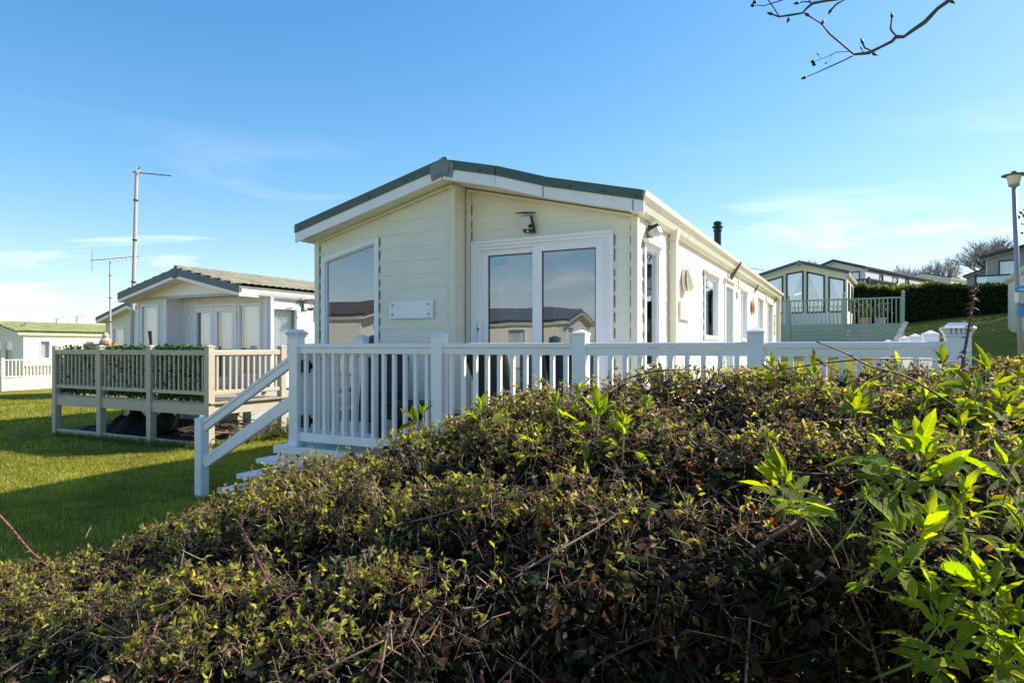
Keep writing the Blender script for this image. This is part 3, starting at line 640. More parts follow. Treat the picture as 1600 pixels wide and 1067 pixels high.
def deck():
    t = thing('deck', 'white plastic veranda with baluster railing and steps round the cream lodge', 'deck', MO, ANG)
    YC = -1.315; h = .055; Z0 = FL
    k = 0; y = -1.40
    while y < -.03:
        x0 = -3.30 if y < -.42 else -1.955
        MB().box(x0, 2.57, y, min(y + .136, -.03), Z0 - .035, Z0 + random.uniform(-.001, .001)).obj('board', M['deckwhite'], t); y += .14
    y = .0
    while y < 9.0:
        MB().box(.05, 2.57, y, y + .136, Z0 - .035, Z0 + random.uniform(-.001, .001)).obj('board', M['deckwhite'], t); y += .14
    MB().box(-3.45, 2.60, -1.44, -1.405, Z0 - .075, Z0 + .004).box(-3.45, -3.305, -1.40, -.2, Z0 - .075, Z0 + .004).obj('plinth', M['upvc'], t, bevel=.004)
    xs = [-3.38, -2.2, -1.0, .2, 1.4, 2.56]
    for a, b in zip(xs[:-1], xs[1:]):
        MB().box(a + .10, b - .10, -1.405, -1.39, .0, Z0 - .08).obj('skirt_panel', M['upvc'], t)
        MB().box(a - .02, a + .095, -1.425, -1.375, .0, Z0 - .078).obj('skirt_post', M['upvc'], t, bevel=.004)
    MB().box(-3.43, -3.40, -1.37, -.25, .02, Z0 - .08).obj('skirt_panel', M['upvc'], t)
    posts = [(-3.24, YC), (-1.45, YC), (-.06, YC), (1.30, YC), (2.51, YC)]
    sideposts = [(2.51, .35), (2.51, 1.95), (2.51, 3.55), (2.51, 5.15), (2.51, 8.3)]
    for i, (x, y) in enumerate(posts + sideposts + [(-3.20, -.34)]):
        big = i in (0, 4)
        hw = .058 if i != 4 else .066
        pz = 1.845 if i != 4 else 1.815
        p_ = MB().box(x - hw, x + hw, y - hw, y + hw, Z0, pz).obj('post', M['upvc'], t, bevel=.004)
        MB().box(x - .066, x + .066, y - .066, y + .066, Z0 + .002, Z0 + .03).loft([(x - .075, y - .075, Z0 + .002), (x + .075, y - .075, Z0 + .002), (x + .075, y + .075, Z0 + .002), (x - .075, y + .075, Z0 + .002)], [(x - .06, y - .06, Z0 + .05), (x + .06, y - .06, Z0 + .05), (x + .06, y + .06, Z0 + .05), (x - .06, y + .06, Z0 + .05)]).obj('post_skirt', M['upvc'], p_)
        if big: solar_cap(x, y, pz + .001, p_, .085 if i == 0 else .088)
        else: pyramid_cap(t, x, y, 1.846, p_)
    counts = [13, 10, 10, 10]
    base = None
    def span(ax, fixed, a, b, n):
        nonlocal base
        bx = (lambda mb, u0, u1, w0, z0, z1: mb.box(u0, u1, fixed - w0, fixed + w0, z0, z1)) if ax == 'x' else (lambda mb, u0, u1, w0, z0, z1: mb.box(fixed - w0, fixed + w0, u0, u1, z0, z1))
        bx(MB(), a + h, b - h, .026, 1.682, 1.738).obj('rail', M['upvc'], t, bevel=.003)
        bx(MB(), a + h - .004, b - h + .004, .040, 1.739, 1.784).obj('handrail', M['upvc'], t, bevel=.010)
        bx(MB(), a + h, b - h, .026, .775, .865).obj('bottom_rail', M['upvc'], t, bevel=.003)
        for k in range(n):
            c = a + h + (b - a - 2 * h) * (k + .62) / (n + .24)
            if base is None: base = MB().box(-.0175, .0175, -.0175, .0175, .866, 1.681).mesh('baluster', M['upvc'])
            o = link('baluster', base, t); c += random.uniform(-.004, .004); o.location = (c, fixed, 0) if ax == 'x' else (fixed, c, 0); o.rotation_euler = (0, 0, random.uniform(-.06, .06))
    for (a, _), (b, _), n in zip(posts[:-1], posts[1:], counts): span('x', YC, a, b, n)
    pts = [posts[4]] + sideposts
    for (_, a), (_, b) in zip(pts[:-1], pts[1:]): span('y', 2.51, a, b, int((b - a) / .125))
    # gate, swung open behind the front railing
    gy = YC + .085
    g = MB().box(-3.155, -3.10, gy - .02, gy + .02, .80, 1.75).box(-2.30, -2.245, gy - .02, gy + .02, .80, 1.75).box(-3.10, -2.30, gy - .018, gy + .018, 1.65, 1.72).box(-3.10, -2.30, gy - .018, gy + .018, .82, .89).obj('gate', M['upvc'], t, bevel=.003)
    gb = MB().box(-.0175, .0175, -.0175, .0175, .891, 1.649).mesh('baluster', M['upvc'])
    for k in range(6): o = link('baluster', gb, g); o.location = (-3.0 + k * .122, gy, 0)
    for z in (1.50, .93): MB().box(-3.182, -3.11, gy - .085, gy - .021, z - .02, z + .11).box(-3.15, -3.05, gy - .028, gy - .0205, z + .02, z + .08).obj('hinge', M['black'], g, bevel=.006)
    # steps going down to the left
    lp = MB().box(-4.79, -4.68, YC - .055, YC + .055, -.1, .905).obj('post', M['upvc'], t, bevel=.004)
    pyramid_cap(t, -4.735, YC, .906, lp, .058)
    slope = (1.60 - .90) / (-3.30 + 4.68)
    a = Vector((-3.297, YC, 1.585)); b = Vector((-4.68, YC, .82))
    MB().bar(a, b, .05, .075).obj('rail', M['upvc'], t, bevel=.003)
    MB().bar(a + Vector((0, 0, .062)), b + Vector((0, 0, .062)), .075, .038).obj('handrail', M['upvc'], t, bevel=.006)
    MB().bar((-3.297, YC, 1.185), (-4.68, YC, .42), .05, .125).obj('bottom_rail', M['upvc'], t, bevel=.003)
    for x0, z in ((-3.754, .555), (-4.06, .365), (-4.37, .175)):
        MB().box(x0, x0 + .31, -1.40, -.36, z - .05, z).obj('tread', M['upvc'], t, bevel=.006)
        MB().box(x0 + .28, x0 + .305, -1.36, -.40, z - .19, z - .052).obj('riser', M['upvc'], t)
    for y in (-1.12, -.6):
        MB().bar((-3.44, y, .46), (-4.30, y, -.06), .05, .14).obj('stringer', M['upvc'], t)
    return t
deck()

def armchair(name, label, x, y, rz, tall=.98, lean=.14):
    t = thing(name, label, 'chair', in_lodge(x, y, FL), ANG + rz, 'black rattan furniture on the veranda')
    MB().box(-.27, .27, -.26, .26, .24, .34).obj('seat', M['rattan'], t, bevel=.02)
    MB().loft([(-.23, .20, .30), (.23, .20, .30), (.23, .26, .30), (-.23, .26, .30)], [(-.31, .30 + lean, tall), (.31, .30 + lean, tall), (.31, .35 + lean, tall - .01), (-.31, .35 + lean, tall - .01)]).obj('backrest', M['rattan'], t, bevel=.015)
    for s in (-1, 1):
        MB().box(s * .30 - .03, s * .30 + .03, -.27, .26, .52, .57).obj('armrest', M['rattan'], t, bevel=.01)
        for yy in (-.24, .22): MB().loft([(s * .30 - .025, yy - .025, .52), (s * .30 + .025, yy - .025, .52), (s * .30 + .025, yy + .025, .52), (s * .30 - .025, yy + .025, .52)], [(s * .29 - .018, yy - .018, 0), (s * .29 + .018, yy - .018, 0), (s * .29 + .018, yy + .018, 0), (s * .29 - .018, yy + .018, 0)]).obj('leg', M['rattan'], t)
    return t
armchair('armchair', 'tall black rattan armchair behind the railing beneath the front window', -2.82, -.72, 0.15)
armchair('armchair', 'black rattan armchair in front of the sliding door', -.95, -.62, 2.75)
def low_table(label, x, y, lx, ly, hh, slats):
    t = thing('low_table', label, 'table', in_lodge(x, y, FL), ANG)
    MB().box(-lx / 2, lx / 2, -ly / 2, ly / 2, hh - .17, hh - .03).obj('apron', M['rattan'], t, bevel=.01)
    if slats:
        n = 7
        for k in range(n): MB().box(-lx / 2 - .01, lx / 2 + .01, -ly / 2 + ly * k / n, -ly / 2 + ly * (k + .8) / n, hh - .029, hh - .008).obj('slat', M['stone'], t)
    else: MB().box(-lx / 2 - .01, lx / 2 + .01, -ly / 2 - .01, ly / 2 + .01, hh - .029, hh).obj('table_top', M['rattan'], t, bevel=.006)
    for sx in (-1, 1):
        for sy in (-1, 1): MB().box(sx * (lx / 2 - .04) - .025, sx * (lx / 2 - .04) + .025, sy * (ly / 2 - .04) - .025, sy * (ly / 2 - .04) + .025, 0, hh - .172).obj('leg', M['rattan'], t)
low_table('small black rattan side table beside the tall armchair', -2.22, -.78, .52, .42, .46, False)
low_table('black rattan coffee table with grey slatted top near the door', -1.45, -.82, .78, .42, .42, True)
# grey recliner leaning by the right-hand railing and a terracotta pot
rc = thing('folding_recliner', 'grey slatted recliner tilted up by the far deck rail', 'recliner', in_lodge(1.55, 4.6, FL), ANG - R(90))
for k in range(9):
    c = k * .13; MB().box(-.26, .26, .5 + c * .45, .52 + c * .45, .25 + c * .9, .36 + c * .9).obj('slat', M['steel'], rc)
for s in (-1, 1):
    MB().bar((s * .28, .45, .18), (s * .28, 1.03, 1.38), .04, .04).obj('side_rail', M['steel'], rc)
    MB().bar((s * .28, .5, .3), (s * .28, .2, 0), .035, .035).bar((s * .28, .8, .9), (s * .28, 1.1, 0), .035, .035).obj('leg', M['steel'], rc)
pt = thing('plant_pot', 'terracotta pot of bare stems on the side deck', 'plant pot', in_lodge(1.55, 1.3, FL), ANG)
MB().lathe((0, 0, 0), [(.12, 0), (.18, .34), (.20, .34), (.20, .40), (.16, .40), (.15, .34)], 18).obj('pot', M['clay'], pt)
mb = MB()
for k in range(14):
    a = random.uniform(0, 6.28); mb.tube([(0.05 * math.cos(a), .05 * math.sin(a), .33), (.13 * math.cos(a), .13 * math.sin(a), .6), (.2 * math.cos(a + .3), .2 * math.sin(a + .3), random.uniform(.7, .98))], [.006, .005, .003], 4)
mb.obj('stem', M['twig'], pt)

# ------------------------------------------------------------------ neighbouring white lodge (left)
NO = (-5.914, 14.8, 0.0); NA = R(-27.64)
def neighbour():
    W, L, f, ze, zr = 4.1, 11.5, .77, 3.09, 3.585
    t = thing('lodge', 'pale grey lodge with slate roof edge and tiled roof left of the cream lodge', 'lodge', NO, NA, 'holiday lodges')
    wt = lambda x: zr - (zr - ze) / 2.2 * abs(x + 2.05) - .19
    rc = .45
    clad(t, 'front', 0, [(-W, f), (-3.0, f), (-3.0, 3.0), (-W, 2.96)], [(-4.09 + .1, -3.262 - .02, 1.0, 2.82, 2.82)], .155, M['greywhite'])
    clad(t, 'right', -3.0, [(0, f), (rc, f), (rc, 2.97), (0, 2.97)], [], .155, M['greywhite'])
    p1 = plane('front', rc)
    clad(t, 'front', rc, [(-3.0, f), (0, f), (0, 2.97), (-3.0, 2.97)], [(-2.62, -1.0, f + .02, 2.78, 2.78), (-.93, -.19, f + .3, 2.77, 2.77)], .155, M['greywhite'])
    side = [(rc + .12, 1.42, 1.3, 2.72), (4.2, 5.3, 1.8, 2.7), (7.2, 8.2, 1.8, 2.7)]
    clad(t, 'right', 0, [(rc, f), (L, f), (L, 2.95), (rc, 2.95)], [(a + .02, b - .02, c + .02, d - .02, d - .02) for a, b, c, d in side], .155, M['greywhite'])
    clad(t, 'left', -W, [(0, f), (L, f), (L, 2.95), (0, 2.95)], [], .155, M['greywhite'], pieces=False)
    clad(t, 'back', L, [(-W, f), (0, f), (0, wt(0)), (-2.05, wt(-2.05)), (-W, wt(-W))], [], .155, M['greywhite'], pieces=False)
    MB().box(-W + .05, -.05, .02, L - .05, f - .04, f).obj('floor', M['inner'], t)
    MB().box(-W + .05, -.05, .05, L - .05, 0, f - .045).obj('skirt', M['stone'], t)
    q = [(-W, 3.0), (0, 3.0), (0, wt(0)), (-2.05, wt(-2.05)), (-W, wt(-W))]
    MB().loft([(x, -.03, z) for x, z in q], [(x, .02, z) for x, z in q]).obj('gable_panel', M['frame'], t)
    MB().box(-3.0, 0, .021, rc - .03, 2.975, 2.998).obj('porch_soffit', M['frame'], t)
    for x in (-2.3, -1.4, -.5): MB().tube([(x, .18, 2.973), (x, .18, 2.94)], .06, 12).obj('downlight', M['brown'], t)
    roof(t, W, L, ze, zr, edge='slate', tiles='tiles', gut='upvc', band=.15, white=.075, cap='slate', fo=.42)
    for x, y in ((0, rc), (-W, 0), (-3.0, 0)):
        s = -1 if x == -W else 1
        MB().box(min(x - s * .04, x + s * .03), max(x - s * .04, x + s * .03), y - .03, y - .0005, f, 2.94).box(min(x + s * .0005, x + s * .03), max(x + s * .0005, x + s * .03), y - .0004, y + .04, f, 2.94).obj('corner_trim', M['frame'], t)
    MB().box(.02, .10, rc + .03, rc + .11, f, 2.92).obj('downpipe', M['upvc'], t, bevel=.006)
    window(t, plane('front', 0), -4.0, -3.262, 1.0, 2.83, dress='net')
    window(t, p1, -.95, -.17, f + .28, 2.79, dress='net')
    dd = MB(); ring(dd, p1, [(-2.644, f + .01), (-.98, f + .01), (-.98, 2.80), (-2.644, 2.80)], [(-2.58, f + .06), (-1.04, f + .06), (-1.04, 2.74), (-2.58, 2.74)], -.06, .03)
    d = dd.obj('french_door', M['frame'], t, bevel=.004)
    for a, b in ((-2.575, -1.815), (-1.805, -1.045)):
        m2 = MB(); ring(m2, p1, [(a, f + .065), (b, f + .065), (b, 2.735), (a, 2.735)], [(a + .12, f + .25), (b - .12, f + .25), (b - .12, 2.60), (a + .12, 2.60)], -.05, .022)
        m2.obj('sash', M['frame'], d, bevel=.004)
        MB().add([p1(x, z, -.01) for x, z in ((a + .12, f + .25), (b - .12, f + .25), (b - .12, 2.6), (a + .12, 2.6))], [(0, 1, 2, 3)]).obj('pane', M['glass'], d)
        curtain_mesh(p1, a + .1, b - .1, f + .1, lambda x: 2.6, -.16, 7).obj('curtain', M['curtain'], d, smooth=True)
    for x in (-2.66, -.985): MB().box(x - .03, x + .03, rc - .07, rc - .031, 2.40, 2.52).obj('hinge', M['frame'], d)
    MB().tube([(-1.86, rc - .03, 1.75), (-1.86, rc - .08, 1.75), (-1.96, rc - .08, 1.75)], .012, 6).obj('handle', M['steel'], d)
    pr = plane('right', 0)
    for a, b, c, dz in side: window(t, pr, a, b, c, dz, dress='net', wd=.07)
    MB().box(.02, .09, 2.0, 2.09, 2.45, 2.80).obj('wall_lantern', M['black'], t, bevel=.01)
neighbour()
def in_n(x, y, z): return in_lodge(x, y, z, NO, NA)
hb = thing('hanging_basket_bracket', 'wrought iron scroll bracket with empty hook on the white lodge side', 'bracket', in_n(.02, 1.55, 2.85), NA)
mb = MB().box(0, .02, -.02, .02, -.22, .14)
mb.tube([(.01, 0, .05), (.3, .05, .06), (.42, .06, .02)], .012, 6)
for s in (-1, 1):
    pts = [(.02 + .1 * k / 9 * (1 + k * .12), s * (.05 + .028 * k), -.02 + .10 * math.sin(k * .8)) for k in range(11)]
    mb.tube(pts, .011, 5)
    mb.tube([(.15 + .06 * math.cos(a), s * .28 + .06 * math.sin(a), -.02 + .04 * math.cos(a)) for a in np.linspace(0, 6, 9)], .010, 5)
mb.obj('scroll', M['dark'], hb)
MB().lathe((.28, -.02, -.22), [(.02, 0), (.06, .02), (.09, .07), (.085, .075), (.03, .03)], 12).obj('basket', M['brown'], hb)

# beige deck of the neighbour
DO = (-5.2, 11.2, 0.0)
def ndeck():
    t = thing('deck', 'beige painted timber deck raised on posts in front of the pale grey lodge', 'deck', DO, NA)
    X = [-4.74, -3.2, -1.65, -.06]; dz = .79; y0 = 0.06
    k = 0; y = .02
    while y < 3.2:
        MB().box(-4.80, .03 if y < 1.7 else -2.35, y, min(y + .136, 3.28), dz - .03, dz + random.uniform(-.002, .002)).obj('board', M['deckwood'], t); y += .142
    P4 = [(x, y0) for x in X] + [(-.06, 1.67), (-4.74, 1.6), (-4.74, 2.75)]
    for x, y in P4:
        wx, wy, _ = in_lodge(x, y, 0, DO, NA); g = T(wx, wy) - .1
        p_ = MB().box(x - .062, x + .062, y - .062, y + .062, g, 1.745).obj('post', M['beige'], t, bevel=.006)
        MB().box(x - .07, x + .07, y - .07, y + .07, 1.746, 1.765).loft([(x - .07, y - .07, 1.765), (x + .07, y - .07, 1.765), (x + .07, y + .07, 1.765), (x - .07, y + .07, 1.765)], [(x - .02, y - .02, 1.785), (x + .02, y - .02, 1.785), (x + .02, y + .02, 1.785), (x - .02, y + .02, 1.785)]).obj('post_cap', M['beige'], p_)
    bm_ = MB().box(-.021, .021, -.021, .021, .985, 1.599).mesh('baluster', M['beige'])
    def sp(ax, fx, a, b, n):
        bx = (lambda mb, u0, u1, w0, z0, z1: mb.box(u0, u1, fx - w0, fx + w0, z0, z1)) if ax == 'x' else (lambda mb, u0, u1, w0, z0, z1: mb.box(fx - w0, fx + w0, u0, u1, z0, z1))
        bx(MB(), a + .06, b - .06, .045, 1.60, 1.695).obj('handrail', M['beige'], t, bevel=.012)
        bx(MB(), a + .06, b - .06, .035, .915, .984).obj('bottom_rail', M['beige'], t, bevel=.006)
        bx(MB(), a + .06, b - .06, .03, .565, .755).obj('fascia_board', M['beige'], t, bevel=.004)
        for k in range(n):
            c = a + .06 + (b - a - .12) * (k + .7) / (n + .4)
            o = link('baluster', bm_, t); o.location = (c, fx, 0) if ax == 'x' else (fx, c, 0)
        bx(MB(), a + .06, b - .06, .02, -.12, .085).obj('kerb_board', M['beige'], t, bevel=.004)
    for (a, b), n in zip(zip(X[:-1], X[1:]), (10, 11, 11)): sp('x', y0, a, b, n)
    sp('y', -.06, y0, 1.67, 11); sp('y', -4.74, y0, 1.6, 10); sp('y', -4.74, 1.6, 2.75, 8)
    for x, y in ((-3.75, 1.75), (-2.55, 1.75), (-1.2, 1.6)):
        MB().box(x - .06, x + .06, y - .06, y + .06, -.1, dz - .032).obj('support_post', M['beige'], t)
    for y in (.9, 1.75): MB().box(-4.7, -.1, y - .024, y + .024, dz - .18, dz - .033).obj('joist', M['deckwood'], t)
    return t
ndeck()
def in_d(x, y, z): return in_lodge(x, y, z, DO, NA)

def leaf_cloud(name, pos, nrm_bias, smin, smax, tints, probs, m, parent=None, kind='stuff', aspect=.55, spread=1.0, dirs=None, fold=.25, crng=None):
    """many small folded leaves: pos (n,3); each leaf 5 vertices, 4 triangles"""
    g = crng or rng; n = len(pos)
    nr = g.normal(size=(n, 3)) * spread + np.asarray(nrm_bias); nr /= np.linalg.norm(nr, axis=1, keepdims=True) + 1e-9
    d = dirs if dirs is not None else g.normal(size=(n, 3))
    d = d - nr * (d * nr).sum(1, keepdims=True); d /= np.linalg.norm(d, axis=1, keepdims=True) + 1e-9
    s = np.cross(nr, d); L = g.uniform(smin, smax, n)[:, None]; wv = L * aspect * g.uniform(.75, 1.2, (n, 1)); fo = wv * fold
    A = pos; cv = g.uniform(-.5, 1.4, (n, 1)); up_ = nr * fo * .5
    C = pos + d * L * .5 - up_ * .7; l = pos + d * L * .34 + s * wv * .5 + up_; r = pos + d * L * .34 - s * wv * .5 + up_
    l2 = pos + d * L * .74 + s * wv * .36 + up_ * (.6 - cv); r2 = pos + d * L * .74 - s * wv * .36 + up_ * (.6 - cv); tip = pos + d * L - nr * fo * cv
    V = np.stack([A, l, C, r, tip, l2, r2], 1).reshape(-1, 3); b = np.arange(n)[:, None] * 7
    F = np.concatenate([b + np.array([q]) for q in ([0, 2, 1], [0, 3, 2], [1, 2, 5], [2, 3, 6], [5, 2, 4], [2, 6, 4])], 1).reshape(-1, 3)
    tt = np.asarray(tints)[g.choice(len(tints), n, p=probs)] if not isinstance(probs, str) else np.asarray(tints)
    tt = tt * g.uniform(.7, 1.3, (n, 1)) * g.uniform(.92, 1.08, (n, 3))
    return quads(name, V, F, m, parent, kind, np.repeat(tt, 6, 0))
M['ivy'] = leaf_mat('ivy_leaf', .35, .4, 1.6)
M['leaf'] = leaf_mat('bramble_leaf', .48, .6, 2.1)
M['elder'] = leaf_mat('elder_leaf', .55, .55, 2.3, False, (0.205, 0.265, 0.034))
M['bigleaf'] = leaf_mat('large_bramble_leaf', .40, .42, 2.2, False, (0.05, 0.085, 0.018))

# artificial ivy screens tied behind the balusters
for i, (a, b) in enumerate(((-4.66, -3.28), (-3.12, -1.73), (-1.57, -.14))):
    n = (1500, 2800, 4200)[i]; p = np.stack([rng.uniform(a, b, n), rng.normal(.10, .022, n), np.minimum(rng.uniform(.80, 1.78, n), 1.71 + np.abs(rng.normal(0, .045, n)))], 1)
    t = thing('ivy_screen', ['dark green leafy screen behind the leftmost deck panel', 'leafy green screen behind the middle deck panel', 'brightest leafy green screen behind the panel next to the deck corner'][i], 'ivy screen', DO, NA, 'leafy screens on the beige deck')
    MB().box(a, b, .142, .148, .82, 1.70).obj('backing_mesh', M['tarp'], t)
    leaf_cloud('foliage', p, (0, -.8, .3), .035, .07, [(.05, .13, .025), (.09, .20, .04), (.02, .06, .015)], [.45, .35, .2], M['ivy'], t, aspect=.8)
# things on and under the neighbour's deck
pl = thing('planter_trough', 'terracotta trough with stone ornament on the far deck corner', 'planter', in_d(-4.35, .75, 1.52), NA)
MB().loft([(-.42, -.1, 0), (.42, -.1, 0), (.42, .1, 0), (-.42, .1, 0)], [(-.46, -.14, .30), (.46, -.14, .30), (.46, .14, .30), (-.46, .14, .30)]).obj('trough', M['clay'], pl)
MB().lathe((.12, 0, .30), [(.10, 0), (.12, .06), (.06, .12), (.07, .17), (.02, .24)], 12).obj('ornament', M['beige'], pl)
MB().box(-.5, -.44, -.1, .1, -.73, 0).box(.44, .5, -.1, .1, -.73, 0).box(-.5, .5, -.14, .14, -.03, 0).obj('stand', M['deckwood'], pl)
o = MB().tube([(-2.02, .3, .79), (-2.0, .3, 1.6), (-2.06, .3, 2.05)], [.02, .02, .035], 8).obj('folded_parasol', M['black'], None); o.location = DO; o.rotation_euler = (0, 0, NA); tag(o, 'dark folded parasol pole standing behind the ivy screens', 'parasol')
tp = thing('tarpaulin', 'crumpled black tarpaulin heaped under the beige deck', 'tarpaulin', in_d(-3.5, .85, 0), NA)
gx, gy = np.meshgrid(np.linspace(-1.15, 1.2, 44), np.linspace(-.6, .6, 22))
hz = .34 * np.clip(1 - np.abs(gx - .1) / .95, 0, 1) * np.exp(-(gy / .4) ** 2) + .07 * np.abs(np.sin(gx * 6 + 2 * gy)) * np.cos(gy * 5) + .04 * np.sin(gx * 13 + gy * 7) * np.exp(-(gx / .9) ** 2) + .03
i, j = np.meshgrid(np.arange(43), np.arange(21)); a = (j * 44 + i).ravel()
quads('sheet', np.stack([gx, gy, hz], -1).reshape(-1, 3), np.stack([a, a + 1, a + 45, a + 44], 1), M['tarp'], tp, smooth=True)
MB().tube([(-.5, .1, .3), (-.42, .12, .66), (-.2, .1, .58)], .016, 6).tube([(.55, .2, .2), (.5, .25, .62), (.75, .22, .5)], .014, 6).obj('pole', M['black'], tp)
o = MB().lathe((-2.75, 1.1, 0), [(.18, 0), (.22, .12), (.20, .3), (.10, .40), (.04, .48)], 14).obj('refuse_sack', M['tarp'], None, smooth=True); o.location = DO; o.rotation_euler = (0, 0, NA); tag(o, 'black refuse sack standing under the beige deck', 'sack')
gx, gy = np.meshgrid(np.linspace(-4.68, -.15, 60), np.linspace(.09, 2.8, 34)); hz = .02 + .05 * rng.random(gx.shape)
hz = hz + np.vectorize(lambda x, y: T(*in_d(x, y, 0)[:2]))(gx, gy)
i, j = np.meshgrid(np.arange(59), np.arange(33)); a = (j * 60 + i).ravel()
o = quads('soil', np.stack([gx, gy, hz], -1).reshape(-1, 3), np.stack([a, a + 1, a + 61, a + 60], 1), M['soil'], None, 'structure'); o.location = DO; o.rotation_euler = (0, 0, NA)
mb = MB()
for k in range(46):
    c = Vector(in_d(-.35 + random.gauss(0, .28), .9 + random.gauss(0, .35), .14 + abs(random.gauss(0, .09)))); a = random.uniform(0, 3.14); l = random.uniform(.15, .5); dv = Vector((math.cos(a), math.sin(a), random.gauss(0, .3))) * l
    mb.tube([c - dv, c + Vector((0, 0, .04)), c + dv], [.012, .009, .004], 4)
tag(mb.obj('brushwood_heap', M['twig'], None), 'heap of dry cut branches under the deck side', 'branches')
n = 900; c = np.array(in_d(.18, 1.45, .12)); p = c + rng.normal(size=(n, 3)) * (.16, .16, .07)
sh = thing('small_shrub', 'small olive shrub beside the back post of the beige deck', 'shrub', tuple(c))
leaf_cloud('foliage', p - c, (0, 0, .6), .03, .07, [(.06, .08, .02), (.10, .11, .03)], [.6, .4], M['ivy'], sh, aspect=.35)
MB().tube([(0, 0, -.2), (.02, 0, 0)], .02, 5).obj('stem', M['bark'], sh)

# ------------------------------------------------------------------ further lodges
def far_lodge(label, loc, rz, W, L, f, ze, zr, wall='cream', edge='green', tiles=None, front=(), right=(), left=(), fm='frame', ov=.15, fo=.35, band=.1, white=.08, base=None, gut='creamtrim', dress='net', pane='glass'):
    t = thing('lodge', label, 'lodge', (loc[0], loc[1], 0), rz, 'holiday lodges')
    wt = lambda x: zr - (zr - ze) / (W / 2 + ov) * abs(x + W / 2) - band - white + .01
    cut = lambda o: (o[0] + .02, o[1] - .02, o[2] + .02, o[3] - .02, (o[4] if len(o) > 4 and o[4] else o[3]) - .02)
    clad(t, 'front', 0, [(-W, f), (0, f), (0, wt(0)), (-W / 2, wt(-W / 2)), (-W, wt(-W))], [cut(o) for o in front], .155, M[wall], pieces=False)
    zs = ze - band - .04
    clad(t, 'right', 0, [(0, f), (L, f), (L, zs), (0, zs)], [cut(o) for o in right], .155, M[wall], pieces=False)
    clad(t, 'left', -W, [(0, f), (L, f), (L, zs), (0, zs)], [cut(o) for o in left], .155, M[wall], pieces=False)
    clad(t, 'back', L, [(-W, f), (0, f), (0, wt(0)), (-W / 2, wt(-W / 2)), (-W, wt(-W))], [], .155, M[wall], pieces=False)
    MB().box(-W + .03, -.03, .03, L - .03, f - .04, f).obj('floor', M['inner'], t)
    MB().box(-W + .05, -.05, .05, L - .05, (base if base is not None else f - 1.2), f - .045).obj('skirt', M['stone'], t)
    roof(t, W, L, ze, zr, ov=ov, fo=fo, edge=edge, tiles=tiles, gut=gut, band=band, white=white, fascia='frame' if wall != 'cream' else 'upvc', cap='capgrey' if edge == 'green' else None)
    trims(t, 'creamtrim' if wall == 'cream' else 'frame', W, L, f, zs - .03)
    for pl, lst in ((plane('front', 0), front), (plane('right', 0), right), (plane('left', -W), left)):
        for o in lst: window(t, pl, o[0], o[1], o[2], o[3], o[4] if len(o) > 4 else None, m=fm, dress=(o[5] if len(o) > 5 else dress), pane=pane)
    return t
def simple_rail(name, label, cat, pts, z0, z1, n, m, ball=False, skirt=None, loc=(0, 0, 0), rz=0.0, glass=None, toph=.06, bar=.02):
    t = thing(name, label, cat, loc, rz)
    bm_ = MB().box(-bar, bar, -bar, bar, z0 + .12, z1 - toph).mesh('baluster', M[m])
    for (x0, y0), (x1, y1), k in zip(pts[:-1], pts[1:], n):
        MB().bar((x0, y0, z1 - toph / 2), (x1, y1, z1 - toph / 2), .07, toph).obj('handrail', M[m], t)
        if glass: MB().bar((x0, y0, (z0 + z1) / 2), (x1, y1, (z0 + z1) / 2), .012, z1 - z0 - .16).obj('glass_panel', M['glass2'], t)
        else:
            MB().bar((x0, y0, z0 + .09), (x1, y1, z0 + .09), .05, .06).obj('bottom_rail', M[m], t)
            for q in range(k):
                o = link('baluster', bm_, t); u = (q + .6) / (k + .2); o.location = (x0 + (x1 - x0) * u, y0 + (y1 - y0) * u, 0); o.rotation_euler = (0, 0, math.atan2(y1 - y0, x1 - x0))
        if skirt is not None:
            z = skirt; h = .155
            while z < z0 - .01:
                MB().bar((x0, y0, z + h / 2), (x1, y1, z + h / 2), .03, h - .012).obj('plank', M[m], t); z += h
    for x, y in pts:
        p_ = MB().box(x - .06, x + .06, y - .06, y + .06, skirt if skirt is not None else z0, z1 + .06).obj('post', M[m], t)
        if ball: MB().lathe((x, y, z1 + .061), [(.07, 0), (.07, .03), (.03, .04), (.065, .09), (.07, .12), (.05, .16), (.01, .18)], 10).obj('finial', M[m], p_)
        else: MB().box(x - .07, x + .07, y - .07, y + .07, z1 + .0605, z1 + .085).obj('post_cap', M[m], p_)
    return t
# far left, green tiled roof
GO = (-24.66, 33.0, 0); GA = R(-23)
far_lodge('cream lodge with mossy green tiled roof at the far left', GO, GA, 3.8, 14, .2, 2.50, 3.0, 'cream', 'gtiles', 'gtiles', front=[(-2.6, -1.75, .5, 2.1), (-1.6, -.8, .9, 2.1)], right=[(.75, 1.3, 1.1, 2.1), (3.1, 3.65, 1.6, 2.1), (3.8, 4.35, 1.6, 2.1)], base=-.8, band=.06, white=.05)
simple_rail('deck_railing', 'cream baluster railing with boarded skirt round the far left lodge', 'railing', [(-4.0, -1.2), (.4, -1.2), (.4, 2.2), (.4, 5.2)], .2, 1.14, [30, 20, 18], 'creamtrim', skirt=-.55, loc=GO, rz=GA)
# lodge tucked behind the neighbour
far_lodge('beige lodge mostly hidden behind the pale grey lodge and its mast', (-17.5 + 4 * .886, 28.2 - 4 * .464, 0), NA, 4.0, 11, .4, 3.0, 3.58, 'cream', 'slate', 'tiles', front=[(-3.55, -2.7, .9, 2.58)], base=-.4, band=.12, white=.12)
